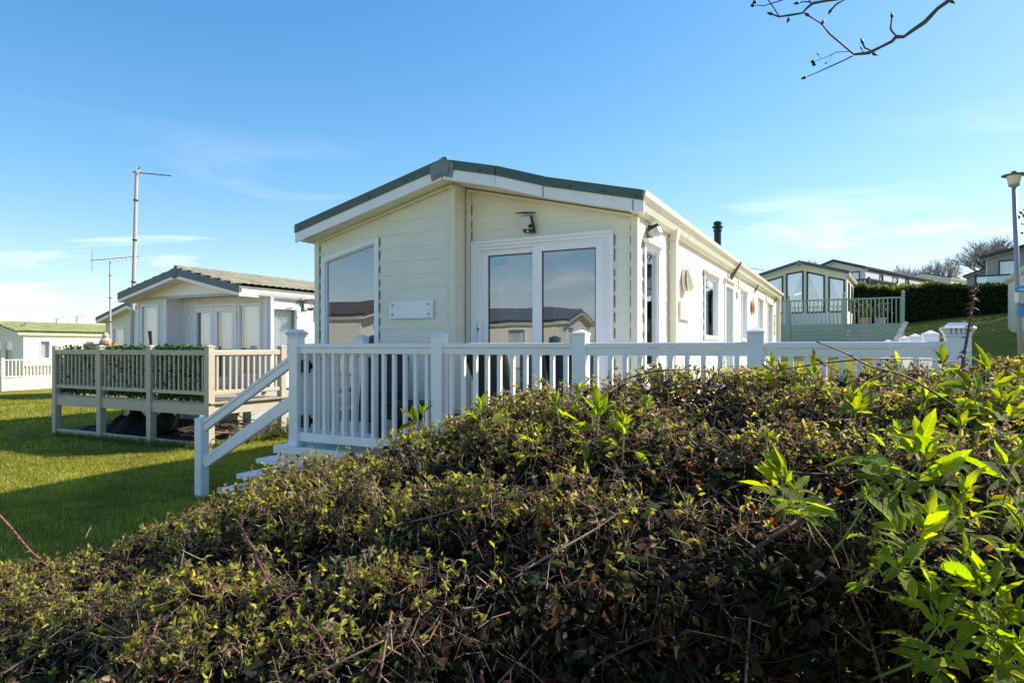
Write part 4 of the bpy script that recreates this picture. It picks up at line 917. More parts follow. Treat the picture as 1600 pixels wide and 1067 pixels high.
# sage decked lodge up the slope
SO_ = (14.83, 29.0, 0); SA = R(-31)
far_lodge('cream lodge with dark framed bay windows above the sage green deck', SO_, SA, 3.75, 12, 2.62, 5.08, 5.66, 'cream', 'green', None,
          front=[(-3.36, -2.6, 3.28, 4.86, 5.06, 'tieL'), (-2.49, -1.73, 3.28, 5.14, 5.24, 'tieR' if False else 'tieL'), (-1.62, -.85, 3.28, 5.2, 4.98, 'tieR'), (-.72, -.0 - .04, 3.28, 4.92, 4.74, 'tieR')],
          right=[(1.0, 1.9, 3.4, 4.7), (3.0, 3.9, 3.4, 4.7)], fm='dframe', base=1.0, band=.15, white=.02, pane='glass3')
simple_rail('sage_deck', 'sage green deck with ball topped posts and boarded skirt up the slope', 'deck', [(-4.4, -2.5), (-2.02, -2.5), (.10, -2.5), (2.17, -2.5), (2.17, 2.5)], 2.55, 3.73, [16, 14, 14, 20], 'sage', ball=True, skirt=1.3, loc=SO_, rz=SA)
fl = MB()
tsd = thing('deck_floor', 'sage deck boards under the bay windowed lodge', 'deck boards', SO_, SA)
for k in range(17): MB().box(-4.4, 2.2, -2.5 + k * .145, -2.5 + k * .145 + .14, 2.50, 2.548).obj('board', M['sage'], tsd)
for k, (x, y, m_, lab) in enumerate(((.8, -1.6, 'clay', 'terracotta pot on the sage deck'), (1.35, -1.2, 'stone', 'grey stone pot at the end of the sage deck'))):
    pp = thing('plant_pot', lab, 'plant pot', in_lodge(x, y, 2.55, SO_, SA), SA, 'pots on the sage deck')
    MB().lathe((0, 0, 0), [(.14, 0), (.2, .35), (.22, .35), (.22, .42), (.15, .40)], 14).obj('pot', M[m_], pp)
    leaf_cloud('foliage', rng.normal(size=(240, 3)) * (.16, .16, .2) + (0, 0, .75), (0, 0, .4), .06, .14, [(.04, .07, .02), (.14, .09, .05), (.09, .12, .04)], [.5, .2, .3], M['ivy'], pp)
# cream lodge at the right edge
far_lodge('cream boarded lodge cut off by the right edge of the picture', (18.78, 16.37, 0), SA, 4.0, 10, 2.33, 4.55, 5.1, 'cream', 'creamtrim', None, left=[(1.5, 2.6, 3.2, 4.3), (5, 6, 3.2, 4.3)], base=.6, band=.06, white=.08)
# upper terrace
far_lodge('long white lodge with dark roof above the clipped hedge', (24.33, 45.0, 0), R(-49), 4.0, 13.4, 4.9, 7.25, 7.95, 'greywhite', 'dark', None, front=[(-1.1, -.35, 5.7, 7.0)], right=[(2.5, 3.2, 5.4, 6.95), (5.0, 6.1, 5.9, 6.95), (7.6, 8.4, 5.2, 7.0), (11.2, 12.2, 5.9, 6.7)], fm='dark', base=3, band=.2, white=.03, gut='dark')
simple_rail('balcony_railing', 'dark slatted balcony railing of the long white lodge', 'railing', [(-3.5, -1.8), (.9, -1.8), (.9, 3.2)], 5.2, 6.28, [18, 20], 'dark', loc=(24.33, 45.0, 0), rz=R(-49), bar=.045, toph=.1)
far_lodge('pale cream lodge beyond the end of the long white lodge', (36.6, 54.5, 0), R(-49), 4.0, 9, 5.2, 7.55, 8.05, 'greywhite', 'slate', None, right=[(1.5, 2.4, 6.0, 7.2), (5, 6, 6.0, 7.2)], base=3)
far_lodge('low grey lodge with pale windows between the bare tree and the grey chalet', (34.3, 41.7, 0), R(-45), 4.4, 8, 4.7, 6.62, 7.42, 'stone', 'dark', None, front=[(-4.0, -3.0, 5.1, 6.5, None, 'net'), (-2.6, -1.4, 5.1, 6.7, None, 'net')], base=3, band=.14, white=.03)
far_lodge('big grey chalet with charcoal roof edge and dark framed window at upper right', (27.6 + 6.5 * math.cos(R(-40)), 38 + 6.5 * math.sin(R(-40)), 0), R(-40), 6.5, 9, 4.9, 7.0, 7.85, 'stone', 'dark', None, front=[(-5.95, -5.05, 5.8, 6.72), (-4.55, -3.4, 5.2, 6.9)], fm='dark', base=3, band=.22, white=.02, ov=.3)
simple_rail('glass_balustrade', 'glass balustrade with charcoal handrail before the big grey chalet', 'balustrade', [(-.4, -1.6), (3.0, -1.6), (6.5, -1.6)], 4.9, 5.78, [0, 0], 'dark', loc=(27.6, 38, 0), rz=R(-40), glass=True, toph=.08)
# two lodges across the way, left of the camera, mirrored in the window glass
far_lodge('brown roofed cream lodge beyond the left edge, mirrored in the windows', (-19.0, 1.0, 0), R(68), 4.2, 11, .7, 3.0, 3.7, 'cream', 'btiles', 'btiles', front=[(-3.4, -2.4, 1.6, 2.7), (-1.6, -.6, 1.6, 2.7)], right=[(2, 3, 1.6, 2.7), (6, 7, 1.6, 2.7)], base=-.5)
far_lodge('dark roofed lodge beyond the left edge, mirrored in the sliding door', (-19.0, -9.0, 0), R(60), 4.2, 11, .7, 3.0, 3.7, 'cream', 'slate', 'slate', front=[(-3.4, -2.4, 1.6, 2.7), (-1.6, -.6, 1.6, 2.7)], right=[(2, 3, 1.6, 2.7), (6, 7, 1.6, 2.7)], base=-.5)

# ------------------------------------------------------------------ aerials, lamp post
def aerial(label, base, top, r, kind, rz, scale=1.0):
    t = thing('aerial_mast', label, 'aerial', base)
    tp_ = Vector(top) - Vector(base)
    MB().tube([(0, 0, 0), tp_ * .5, tp_], [r * 1.15, r * 1.05, r * .9], 8).obj('pole', M['mast'], t)
    if scale > .5:
        cl = MB()
        for f in (.52, .70, .87): cl.tube([tp_ * f, tp_ * (f + .006)], r * 1.35, 8)
        cl.obj('pole_joint', M['dark'], t, kind='stuff')
    c, s = math.cos(rz), math.sin(rz); at = lambda u, v, z: tp_ + Vector((u * c - v * s, u * s + v * c, z)) * scale
    mb = MB()
    if kind == 'log':
        mb.tube([at(-.12, 0, -.03), at(.98, 0, -.17)], .013 * scale, 6); b = mb.obj('boom', M['dark'], t)
        e = MB()
        for k in range(9): e.tube([at(.0 + k * .11, -.16 + k * .013, -.03 - k * .015), at(.0 + k * .11, .16 - k * .013, -.03 - k * .015)], .005 * scale, 4)
        for k in range(4): e.tube([at(.02, -.07 + .04 * k, .07), at(.10, -.07 + .05 * k, -.12)], .006 * scale, 4)
        e.obj('rod', M['mast'], t, kind='stuff')
        MB().tube([at(-.06, 0, -.06), at(.1, 0, .10)], .012 * scale, 5).obj('clamp', M['dark'], t)
    else:
        mb.tube([at(-.6, 0, -.12), at(.95, 0, .16)], .014 * scale, 6).obj('boom', M['brown'], t)
        e = MB()
        for k in range(9):
            u = -.15 + k * .13; z = -.045 + u * .18
            for w_ in (-1, 1): e.tube([at(u, 0, z), at(u + .04, w_ * .10, z + .07)], .016 * scale, 4); e.tube([at(u, 0, z), at(u + .04, w_ * .10, z - .07)], .016 * scale, 4)
        e.obj('director', M['upvc'], t, kind='stuff')
        g = MB()
        for k in range(5):
            for sg in (-1, 1): g.bar(at(-.55, -.40, -.12 + sg * (.03 + .075 * k)), at(-.55, .40, -.12 + sg * (.03 + .075 * k)), .014 * scale, .026 * scale)
        g.obj('reflector', M['upvc'], t, kind='stuff')
aerial('tall mast with long thin aerial pointing right above the pale grey lodge', P(203.5, 560, 17.2) * 1 - Vector((0, 0, 1.2)), P(213.5, 267, 17.2), .046, 'log', R(-8), 1.0)
aerial('shorter mast with white toothed aerial left of the tall mast', P(172.5, 560, 24) - Vector((0, 0, 1.2)), P(172, 404, 24), .034, 'yagi', R(36), 1.0)
aerial('tiny distant aerial, left one of the pair over the green roof', P(88, 545, 62), P(88, 497, 62), .05, 'yagi', R(20), .9)
aerial('tiny distant aerial, right one of the pair over the green roof', P(120, 545, 64), P(120, 494, 64), .05, 'yagi', R(10), .9)
aerial('aerial on the mossy green roof ridge at the far left', P(41, 512, 34), P(40, 505, 34), .03, 'log', R(150), .9)
aerial('small aerial peeping over the end of the cream lodge gutter', P(1166, 440, 30), P(1167, 417, 30), .02, 'log', R(5), .9)

def lamp_post():
    g = T(10.9, 14); b = Vector((10.93, 14.0, g)); tp_ = P(1584.5, 291, 14.0) - b
    t = thing('lamp_post', 'tall grey lamp post with flat topped lantern at the right edge', 'lamp post', tuple(b))
    MB().tube([(0, 0, -.2), (0, 0, 0.98)], .085, 14).tube([(0, 0, .98), (-.004, 0, 1.04)], [.085, .058], 14).obj('base', M['lamp'], t, smooth=False)
    MB().tube([(-.004, 0, 1.04), tp_ * .5 + Vector((0, 0, 0)), tp_], [.058, .05, .045], 12).obj('pole', M['lamp'], t, smooth=True)
    a = MB().lathe(tp_, [(.05, -.02), (.10, 0), (.105, .03)], 14).obj('collar', M['lamp'], t)
    MB().lathe(tp_, [(.10, .031), (.135, .21), (.14, .215)], 16).obj('lens', M['lens'], t, smooth=True)
    MB().lathe(tp_, [(.145, .216), (.225, .225), (.23, .24), (.06, .275), (.05, .31), (.01, .33)], 18).obj('lantern_top', M['brown'], t)
    return b, tp_
lb, lt = lamp_post()
def on_post(px, py): return P(px, py, 13.86)
ns = thing('notice', 'blue arched notice with white side boards strapped to the lamp post', 'sign', on_post(1597, 458))
mb = MB(); mb.tube([(0, 0, 0), (0, .02, 0)], .01, 6)
q = [(-.15, -.03), (.15, -.03), (.15, .04), (.11, .085), (0, .11), (-.11, .085), (-.15, .04)]
MB().loft([(x, -.02, z + .05) for x, z in q], [(x, 0, z + .05) for x, z in q]).obj('header', M['signblue'], ns)
MB().box(-.10, .10, -.026, -.021, .06, .075).box(-.08, .08, -.026, -.021, .09, .10).obj('lettering_band', M['signwhite'], ns, kind='stuff')
for s in (-1, 1): MB().box(s * .125 - .035, s * .125 + .035, -.02, 0, -.20, .015).obj('side_board', M['signwhite'], ns)
MB().box(-.088, .088, -.015, 0, -.17, .015).obj('notice_panel', M['beige'], ns)
MB().tube([(-.03, .0, -.05), (-.03, .16, -.05)], .02, 6).obj('strap', M['steel'], ns)
rs = thing('road_sign', 'blue no through road sign with red and white tee low on the lamp post', 'sign', on_post(1603, 484), R(0))
MB().box(-.17, .17, -.012, 0, -.145, .145).obj('sign_plate', M['signblue'], rs, bevel=.004)
MB().box(-.035, .035, -.017, -.0125, -.12, .065).obj('stem_mark', M['signwhite'], rs)
MB().box(-.10, .10, -.018, -.0125, .066, .115).obj('bar_mark', M['signred'], rs)
MB().tube([(-.05, .0, .05), (-.05, .16, .05)], .02, 6).obj('strap', M['steel'], rs)

# ------------------------------------------------------------------ grass on the near lawn
M['grass'] = leaf_mat('grass_blade', .35, .5, 1.8)
def grass(n, y0, y1, l0, l1, hmin, hmax, wd, name):
    u = rng.random(n); y = np.sqrt(y0 * y0 + u * (y1 * y1 - y0 * y0)); x = y * rng.uniform(l0, l1, n)
    a = rng.uniform(0, 2 * np.pi, n); h = rng.uniform(hmin, hmax, n); k = .5 + .28 * np.sin(x * 1.7 + np.sin(y * 1.3)) * np.cos(y * 1.1 + .5 * x) + .22 * np.sin(x * 5.3 + 2 * np.sin(y * 4.1)) * np.cos(y * 6.7)
    h = h * (.7 + .5 * k); z = terrain(x, y) + .03 * np.sin(x * .9 + 1.3 * np.sin(y * .6)) * np.cos(y * .8) - .006
    base = np.stack([x, y, z], 1); d = np.stack([np.cos(a), np.sin(a), np.zeros(n)], 1); s = np.stack([-np.sin(a), np.cos(a), np.zeros(n)], 1)
    up = np.array([0, 0, 1.0]); ln = rng.uniform(.1, .9, (n, 1)) * h[:, None]
    m1 = base + up * (h * .6)[:, None] + d * ln * .4
    V = np.stack([base - s * wd, base + s * wd, m1 + s * wd * .7, m1 - s * wd * .7, base + up * h[:, None] + d * ln], 1).reshape(-1, 3)
    b = np.arange(n)[:, None] * 5
    F = np.concatenate([b + np.array([[0, 1, 2]]), b + np.array([[0, 2, 3]]), b + np.array([[3, 2, 4]])], 1).reshape(-1, 3)
    t = np.array([(.195, .208, .028), (.31, .30, .046), (.42, .37, .12)])[rng.choice(3, n, p=[.5, .4, .1])] * (.55 + .9 * k)[:, None] * rng.uniform(.55, 1.45, (n, 1))
    o = quads(name, V, F, M['grass'], None, 'stuff', np.repeat(t, 3, 0)); tag(o, 'short mown grass blades on the lawn left of the steps', 'grass')
grass(120000, 4.6, 11.5, -.86, -.27, .025, .065, .0034, 'grass')
grass(60000, 11.5, 28, -.86, -.30, .04, .085, .008, 'grass')

def tufts(n):                                   # longer grass left round posts and kerbs
    P_ = []
    for a, b in (((-4.74, -.02), (-.06, -.02)), ((.0, .06), (.0, 1.7))):
        u = rng.random(n); P_.append(np.array([in_d(a[0] + (b[0] - a[0]) * q, a[1] + (b[1] - a[1]) * q, 0) for q in u]))
    p = np.concatenate(P_); p[:, :2] += rng.normal(0, .05, (len(p), 2)); p[:, 2] = terrain(p[:, 0], p[:, 1]) - .01
    h = rng.uniform(.05, .16, len(p)); a = rng.uniform(0, 6.28, len(p)); d = np.stack([np.cos(a), np.sin(a), 0 * a], 1); s_ = np.stack([-np.sin(a), np.cos(a), 0 * a], 1); ln = h[:, None] * rng.uniform(.2, .8, (len(p), 1))
    V = np.stack([p - s_ * .004, p + s_ * .004, p + d * ln * .4 + np.array([0, 0, 1]) * (h * .6)[:, None], p + d * ln + np.array([0, 0, 1]) * h[:, None]], 1).reshape(-1, 3); b = np.arange(len(p))[:, None] * 4
    o = quads('grass_tufts', V, np.concatenate([b + [[0, 1, 2]], b + [[1, 3, 2]]], 1).reshape(-1, 3), M['grass'], None, 'stuff', np.repeat(np.array([(.14, .17, .03)]) * rng.uniform(.6, 1.4, (len(p), 1)), 2, 0)); tag(o, 'longer grass tufts along the foot of the beige deck', 'grass')
tufts(1500)

# ------------------------------------------------------------------ clipped hedge up the slope, bare trees
def clipped_hedge():
    a = np.array((17.35, 33.2)); b = np.array((27.0, 32.0)); t = thing('clipped_hedge', 'long clipped evergreen hedge in shade below the upper lodges', 'hedge')
    L = np.linalg.norm(b - a); u = (b - a) / L; v = np.array((-u[1], u[0]))
    def pos(s, d, f):                            # along, depth, height fraction
        p = a + np.outer(s, u) + np.outer(d, v); g = terrain(p[:, 0], p[:, 1])
        top = 4.78 + .09 * np.sin(s * 2.1 + np.sin(s * .9)) + .06 * np.sin(s * 5.3) + .03 * np.sin(s * 17)
        return np.concatenate([p, (g + (top - g) * f)[:, None]], 1)
    n = 24; s = np.linspace(0, L, n); V = []
    for d, f in ((.12, 0), (.10, .95), (.25, .97), (1.2, .97), (1.3, 0)): V.append(pos(s, np.full(n, d), f))
    V = np.concatenate(V); i, j = np.meshgrid(np.arange(n - 1), np.arange(4)); q = (j * n + i).ravel()
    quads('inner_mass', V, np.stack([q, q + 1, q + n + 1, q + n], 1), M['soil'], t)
    k = 26000; s = rng.uniform(-.1, L, k); r = rng.random(k)
    d = np.where(r < .62, rng.normal(.02, .06, k), rng.uniform(-.05, 1.3, k)); f = np.where(r < .62, rng.uniform(0.02, 1.0, k), rng.normal(.99, .03, k))
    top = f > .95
    tt = np.where(top[:, None], np.array([(.17, .19, .03)]), np.array([(.035, .055, .016)])) * rng.uniform(.6, 1.4, (k, 1))  # top leaves tinted paler, painting in the sunlit hedge top
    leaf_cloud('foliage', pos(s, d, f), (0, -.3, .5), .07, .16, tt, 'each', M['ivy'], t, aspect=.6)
clipped_hedge()
M['twiggy'] = mat('grey_mauve_twigs', (0.30, 0.255, 0.24), 0.9, 0.2, 3)
def bare_tree(label, px, ytop, d, wpx, seed):
    x = (px - CX) / FPX * d; rr = random.Random(seed); g = T(x, d); H = P(px, ytop, d).z - g; Rw = wpx / FPX * d / 2
    t = thing('tree', label, 'tree', (x, d, g - .2), 0, 'bare winter trees on the skyline')
    tr = MB(); cr_ = MB()
    def grow(p, d_, l, r, lev):
        pts = [p]; q = p; dd = d_
        for k in range(3):
            dd = (dd + Vector((rr.gauss(0, .12), rr.gauss(0, .12), rr.gauss(.05, .06)))).normalized(); q = q + dd * l / 3; pts.append(q)
        (tr if lev < 2 else cr_).tube(pts, [r, r * .85, r * .72, r * .55], 6 if lev < 2 else 3, lev < 2)
        if lev >= 4: return
        for k in range((11, 7, 6, 5)[lev]):
            i = rr.choice((1, 2, 3, 3)) if lev else rr.choice((2, 3)); a = rr.uniform(0, 6.28); tilt = rr.uniform(.3, 1.0) if lev == 0 else rr.uniform(.3, .75)
            n1 = dd.cross(Vector((.3, .5, .8))).normalized(); n2 = dd.cross(n1)
            nd = (dd * math.cos(tilt) + (n1 * math.cos(a) + n2 * math.sin(a)) * math.sin(tilt)).normalized()
            grow(pts[i], nd, l * (1.15 if lev == 0 else rr.uniform(.55, .75)), r * .5, lev + 1)
    grow(Vector((0, 0, 0)), Vector((0, 0, 1)), H * .27, H * .03, 0)
    V = tr.v + cr_.v; zm = sorted(v[2] for v in V)[-30]; xm = sorted(abs(v[0]) for v in V)[int(len(V) * .975)]
    for m_ in (tr, cr_): m_.v = [(v[0] * Rw / xm, v[1] * Rw / xm, v[2] * (H + .2) / zm) for v in m_.v]
    tr.obj('trunk', M['bark'], t); cr_.obj('crown', M['twiggy'], t, kind='stuff')
for i, (px, yt, d, wp, lab) in enumerate(((1540, 371, 50, 96, 'widest bare tree standing behind the low grey lodge'), (1477, 399, 56, 60, 'bare tree between the pale cream lodge and the widest tree'), (1430, 414, 66, 46, 'small bare tree just above the roof of the long white lodge'), (1400, 412, 70, 34, 'smallest leftmost bare tree peeping over the long white roof'), (1592, 398, 58, 60, 'bare tree behind the big grey chalet roof'), (1272, 404, 60, 40, 'bare twigs showing behind the roof left of the long white lodge'))):
    bare_tree(lab, px, yt, d, wp, 20 + i)
# evergreens added just outside the frame to shade the lawn below the clipped hedge
for k, (x, y, h_, r_, lab) in enumerate(((29.5, 33.0, 8.5, 2.6, 'dense evergreen tree added for shade beyond the right edge, nearer the clipped hedge end'), (28.8, 28.8, 8.0, 2.4, 'dense evergreen tree added for shade beyond the right edge, behind the cut off cream lodge'))):
    g = T(x, y); t = thing('tree', lab, 'tree', (x, y, g), 0)
    MB().tube([(0, 0, -.2), (.1, 0, h_ * .5), (0, .1, h_ * .9)], [.2, .14, .04], 8).obj('trunk', M['bark'], t)
    n = 9000; v = rng.normal(size=(n, 3)); v /= np.linalg.norm(v, axis=1, keepdims=True); v *= rng.uniform(.35, 1, (n, 1)) ** .5
    v = v * (r_, r_, h_ * .43) * (1 + .18 * np.sin(v[:, :1] * 5 + v[:, 2:] * 7)) + (0, 0, h_ * .55)
    leaf_cloud('crown', v, (0, 0, .4), .12, .26, [(.03, .05, .018), (.05, .075, .022)], [.6, .4], M['ivy'], t)

# ------------------------------------------------------------------ bramble hedge in the foreground
SIL = np.array([(-600, 960), (-200, 915), (0, 890), (60, 874), (150, 852), (230, 824), (320, 790), (400, 745), (470, 705), (540, 694), (600, 684), (660, 662), (720, 648), (780, 620), (840, 604), (900, 596), (960, 588), (1040, 578), (1120, 575), (1200, 570), (1280, 573), (1360, 567), (1440, 561), (1520, 557), (1600, 551), (2000, 540), (2400, 540)], float)
RD = 2.7
def ridge_z(x): return EYE + (HY - np.interp(CX + x / RD * FPX, SIL[:, 0], SIL[:, 1])) / FPX * RD - .035
def near_y(x): return np.interp(x, (-2.6, -1.2, -.75, -.35, 0, .4, 1.0, 2.2), (1.0, 1.05, 1.16, 1.30, 1.42, 1.48, 1.42, 1.35))
def near_z(x): return np.interp(x, (-2.5, -1.2, -.6, -.1, .3, .7, 1.2, 2.5), (.64, .77, .97, 1.17, 1.27, 1.31, 1.33, 1.36))
def mound(x, y): return np.sin(x * 4.3 + 2.2 * np.sin(y * 3.3)) * np.sin(y * 5.6 + x * 1.7) * .6 + .5 * np.sin(x * 9.3 + y * 6.7 + np.sin(y * 8)) * np.cos(y * 11.1 - x * 3)
def hedge_z(x, y):
    ny = near_y(x); t = np.clip((y - ny) / (RD - ny), 0, 1); q = t ** .9
    z = near_z(x) * (1 - q) + ridge_z(x) * q
    z = z + (.075 * mound(x, y) + .022 * np.sin(x * 23 + 3 * np.sin(y * 17)) * np.cos(y * 25)) * (.22 + .78 * np.clip((RD - y) / .45, 0, 1)) * np.clip((y - ny + .05) / .25, .25, 1)
    z = np.where(y > RD, z - (y - RD) ** 2 * 3.2, z)
    return np.where(y < ny, z - (ny - y) * 4.0, z)
def dsurf(px, py, off=0.02, default=None):      # distance at which the view line meets the hedge top
    d = np.arange(.9, 3.0, .005); x = (px - CX) / FPX * d; z = EYE + (HY - py) / FPX * d
    k = np.nonzero(z <= hedge_z(x, d) + off)[0]
    return float(d[k[0]]) if len(k) else (default or RD)
def on_hedge(n, margin=.5, y0=.92, y1=3.0, g=rng):
    y = g.uniform(y0, y1, n * 3); lim = .84 * y + margin; x = g.uniform(-3.1, 3.1, n * 3); k = (np.abs(x) < lim) & (y > near_y(x) - .05)
    x, y = x[k][:n], y[k][:n]
    return x, y
hedge = thing('bramble_hedge', 'tangled bramble hedge with thorny canes filling the foreground', 'hedge')
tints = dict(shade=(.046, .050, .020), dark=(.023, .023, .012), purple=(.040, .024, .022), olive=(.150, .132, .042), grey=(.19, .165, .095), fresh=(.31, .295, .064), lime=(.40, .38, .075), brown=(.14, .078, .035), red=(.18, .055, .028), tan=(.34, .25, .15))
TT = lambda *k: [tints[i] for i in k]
# old flat leaves, lying in layers
n = 30000; x, y = on_hedge(n); dep = .025 + rng.exponential(.09, len(x)); z = hedge_z(x, y) - dep
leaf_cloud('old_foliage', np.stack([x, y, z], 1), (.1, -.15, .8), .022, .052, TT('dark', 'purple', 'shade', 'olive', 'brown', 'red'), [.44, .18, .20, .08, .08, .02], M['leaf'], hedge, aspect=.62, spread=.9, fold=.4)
# front face below the near edge
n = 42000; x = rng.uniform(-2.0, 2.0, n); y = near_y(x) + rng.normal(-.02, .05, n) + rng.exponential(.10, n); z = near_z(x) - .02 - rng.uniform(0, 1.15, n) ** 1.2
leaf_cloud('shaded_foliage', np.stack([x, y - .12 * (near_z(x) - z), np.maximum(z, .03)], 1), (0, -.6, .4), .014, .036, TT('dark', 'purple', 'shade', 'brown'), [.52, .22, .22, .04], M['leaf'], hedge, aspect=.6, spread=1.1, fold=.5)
n = 2200; x = rng.uniform(-2.2, 2.2, n); z = near_z(x) - rng.uniform(0.02, 1.1, n); P0 = np.stack([x, near_y(x) - .03 - .12 * (near_z(x) - z) - rng.exponential(.015, n), np.maximum(z, .05)], 1)
FACE_P, FACE_D, FACE_L = P0, rng.normal(size=(n, 3)) * (.7, .35, .8), rng.uniform(.04, .20, n)
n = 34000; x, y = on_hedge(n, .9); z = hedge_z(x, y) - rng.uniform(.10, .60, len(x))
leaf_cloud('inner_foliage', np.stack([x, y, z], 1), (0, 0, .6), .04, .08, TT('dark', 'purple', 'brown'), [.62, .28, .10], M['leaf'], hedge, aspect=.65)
# young shoots: whorls of small leaves on short upright tips
nc = 31000; x, y = on_hedge(nc)
fine = .5 + .5 * np.sin(x * 31 + y * 19 + 2 * np.sin(y * 11)) * np.sin(y * 37 - x * 11)
kp = rng.random(len(x)) < np.clip(.42 + .75 * mound(x, y), .04, 1) * (.35 + .65 * fine) * np.where(y > 2.3, 1.15, .95) * np.clip((y - near_y(x) + .02) / .3, .25, 1); x, y = x[kp], y[kp]; nc = len(x)
patch = .5 + .5 * np.sin(x * 3.1 + 1.2) * np.cos(y * 4.3 + x * 1.9)
base = np.stack([x, y, hedge_z(x, y) - rng.exponential(.022, nc) + .004], 1)
sd_dir = rng.normal(size=(nc, 3)) * .55 + (.12, -.1, 1); sd_dir /= np.linalg.norm(sd_dir, axis=1, keepdims=True)
kk = 6; slen = rng.uniform(.012, .075, nc) * (.5 + .8 * patch)
pos = (base[:, None] + sd_dir[:, None] * (slen[:, None] * rng.uniform(.3, 1.05, (nc, kk)))[..., None]).reshape(-1, 3)
ctint = np.asarray(TT('fresh', 'olive', 'lime', 'grey', 'brown', 'tan', 'dark'))[rng.choice(7, nc, p=[.33, .25, .09, .16, .05, .06, .06])]
out = rng.normal(size=(nc * kk, 3)) * .8; out[:, 2] *= .5; dirs = out + np.repeat(sd_dir, kk, 0) * .75
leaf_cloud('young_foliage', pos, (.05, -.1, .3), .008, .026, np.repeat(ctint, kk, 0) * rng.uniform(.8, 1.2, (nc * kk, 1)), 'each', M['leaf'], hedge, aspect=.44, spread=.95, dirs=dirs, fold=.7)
SHOOT_BASE, SHOOT_DIR, SHOOT_LEN = base, sd_dir, slen
# twigs and cut stalks
def sticks(name, P0, D, ln, r0, tint, m, parent):
    n = len(P0); D = D / np.linalg.norm(D, axis=1, keepdims=True); a = np.cross(D, (.31, .22, .92)); a /= np.linalg.norm(a, axis=1, keepdims=True); b = np.cross(D, a)
    bend = (a * rng.normal(size=(n, 1)) + b * rng.normal(size=(n, 1))) * ln[:, None] * .16
    rings = []
    for f, rf in ((0, 1.0), (.5, .85), (1, .6)):
        c = P0 + D * (ln * f)[:, None] + bend * (4 * f * (1 - f))
        for k in range(3):
            t = 2 * np.pi * k / 3; rings.append(c + (a * np.cos(t) + b * np.sin(t)) * (r0 * rf)[:, None])
    V = np.stack(rings, 1).reshape(-1, 3); bs = np.arange(n)[:, None] * 9
    F = np.concatenate([bs + np.array([[i * 3 + k, i * 3 + (k + 1) % 3, (i + 1) * 3 + (k + 1) % 3, (i + 1) * 3 + k]]) for i in range(2) for k in range(3)], 1).reshape(-1, 4)
    return quads(name, V, F, m, parent, 'stuff', np.repeat(tint, 6, 0), smooth=True)
M['stick'] = leaf_mat('twig_bark', 0.0, .7, 1)
STK = np.array([(.23, .15, .09), (.11, .07, .05), (.36, .25, .16), (.17, .062, .048), (.055, .04, .03), (.14, .13, .05)])
n = 14000; x, y = on_hedge(n); n = len(x)
P0 = np.stack([x, y, hedge_z(x, y) - rng.exponential(.045, n)], 1); D = rng.normal(size=(n, 3)) * (1, 1, .6)
sticks('twig', P0, D, rng.uniform(.02, .11, n), rng.uniform(.0006, .0021, n), STK[rng.choice(6, n, p=[.28, .17, .15, .28, .08, .04])] * rng.uniform(.7, 1.3, (n, 1)), M['stick'], hedge)
sticks('shoot_stem', SHOOT_BASE - SHOOT_DIR * .03, SHOOT_DIR, SHOOT_LEN * 1.05 + .03, rng.uniform(.0009, .0018, len(SHOOT_BASE)), STK[rng.choice(6, len(SHOOT_BASE), p=[.3, .1, .25, .1, .05, .2])] * rng.uniform(.8, 1.3, (len(SHOOT_BASE), 1)), M['stick'], hedge)
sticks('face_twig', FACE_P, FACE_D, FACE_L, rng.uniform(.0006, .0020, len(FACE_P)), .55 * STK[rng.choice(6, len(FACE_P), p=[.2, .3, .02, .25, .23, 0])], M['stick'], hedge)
n = 2600; x, y = on_hedge(n); n = len(x)
P0 = np.stack([x, y, hedge_z(x, y) - .035], 1); D = rng.normal(size=(n, 3)) * .45 + (0, 0, 1)
sticks('cut_stalk', P0, D, rng.uniform(.03, .075, n), rng.uniform(.0012, .0026, n), STK[rng.choice(6, n, p=[.3, .1, .3, .2, .05, .05])] * rng.uniform(.8, 1.3, (n, 1)), M['stick'], hedge)
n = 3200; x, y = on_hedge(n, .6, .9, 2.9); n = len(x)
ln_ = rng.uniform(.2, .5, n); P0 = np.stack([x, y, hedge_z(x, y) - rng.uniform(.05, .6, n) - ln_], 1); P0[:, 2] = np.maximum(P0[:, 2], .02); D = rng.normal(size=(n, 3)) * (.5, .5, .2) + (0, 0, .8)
sticks('inner_stem', P0, D, ln_, rng.uniform(.0015, .005, n), STK[rng.choice(6, n, p=[.2, .3, .05, .15, .3, 0])] * .7, M['stick'], hedge)

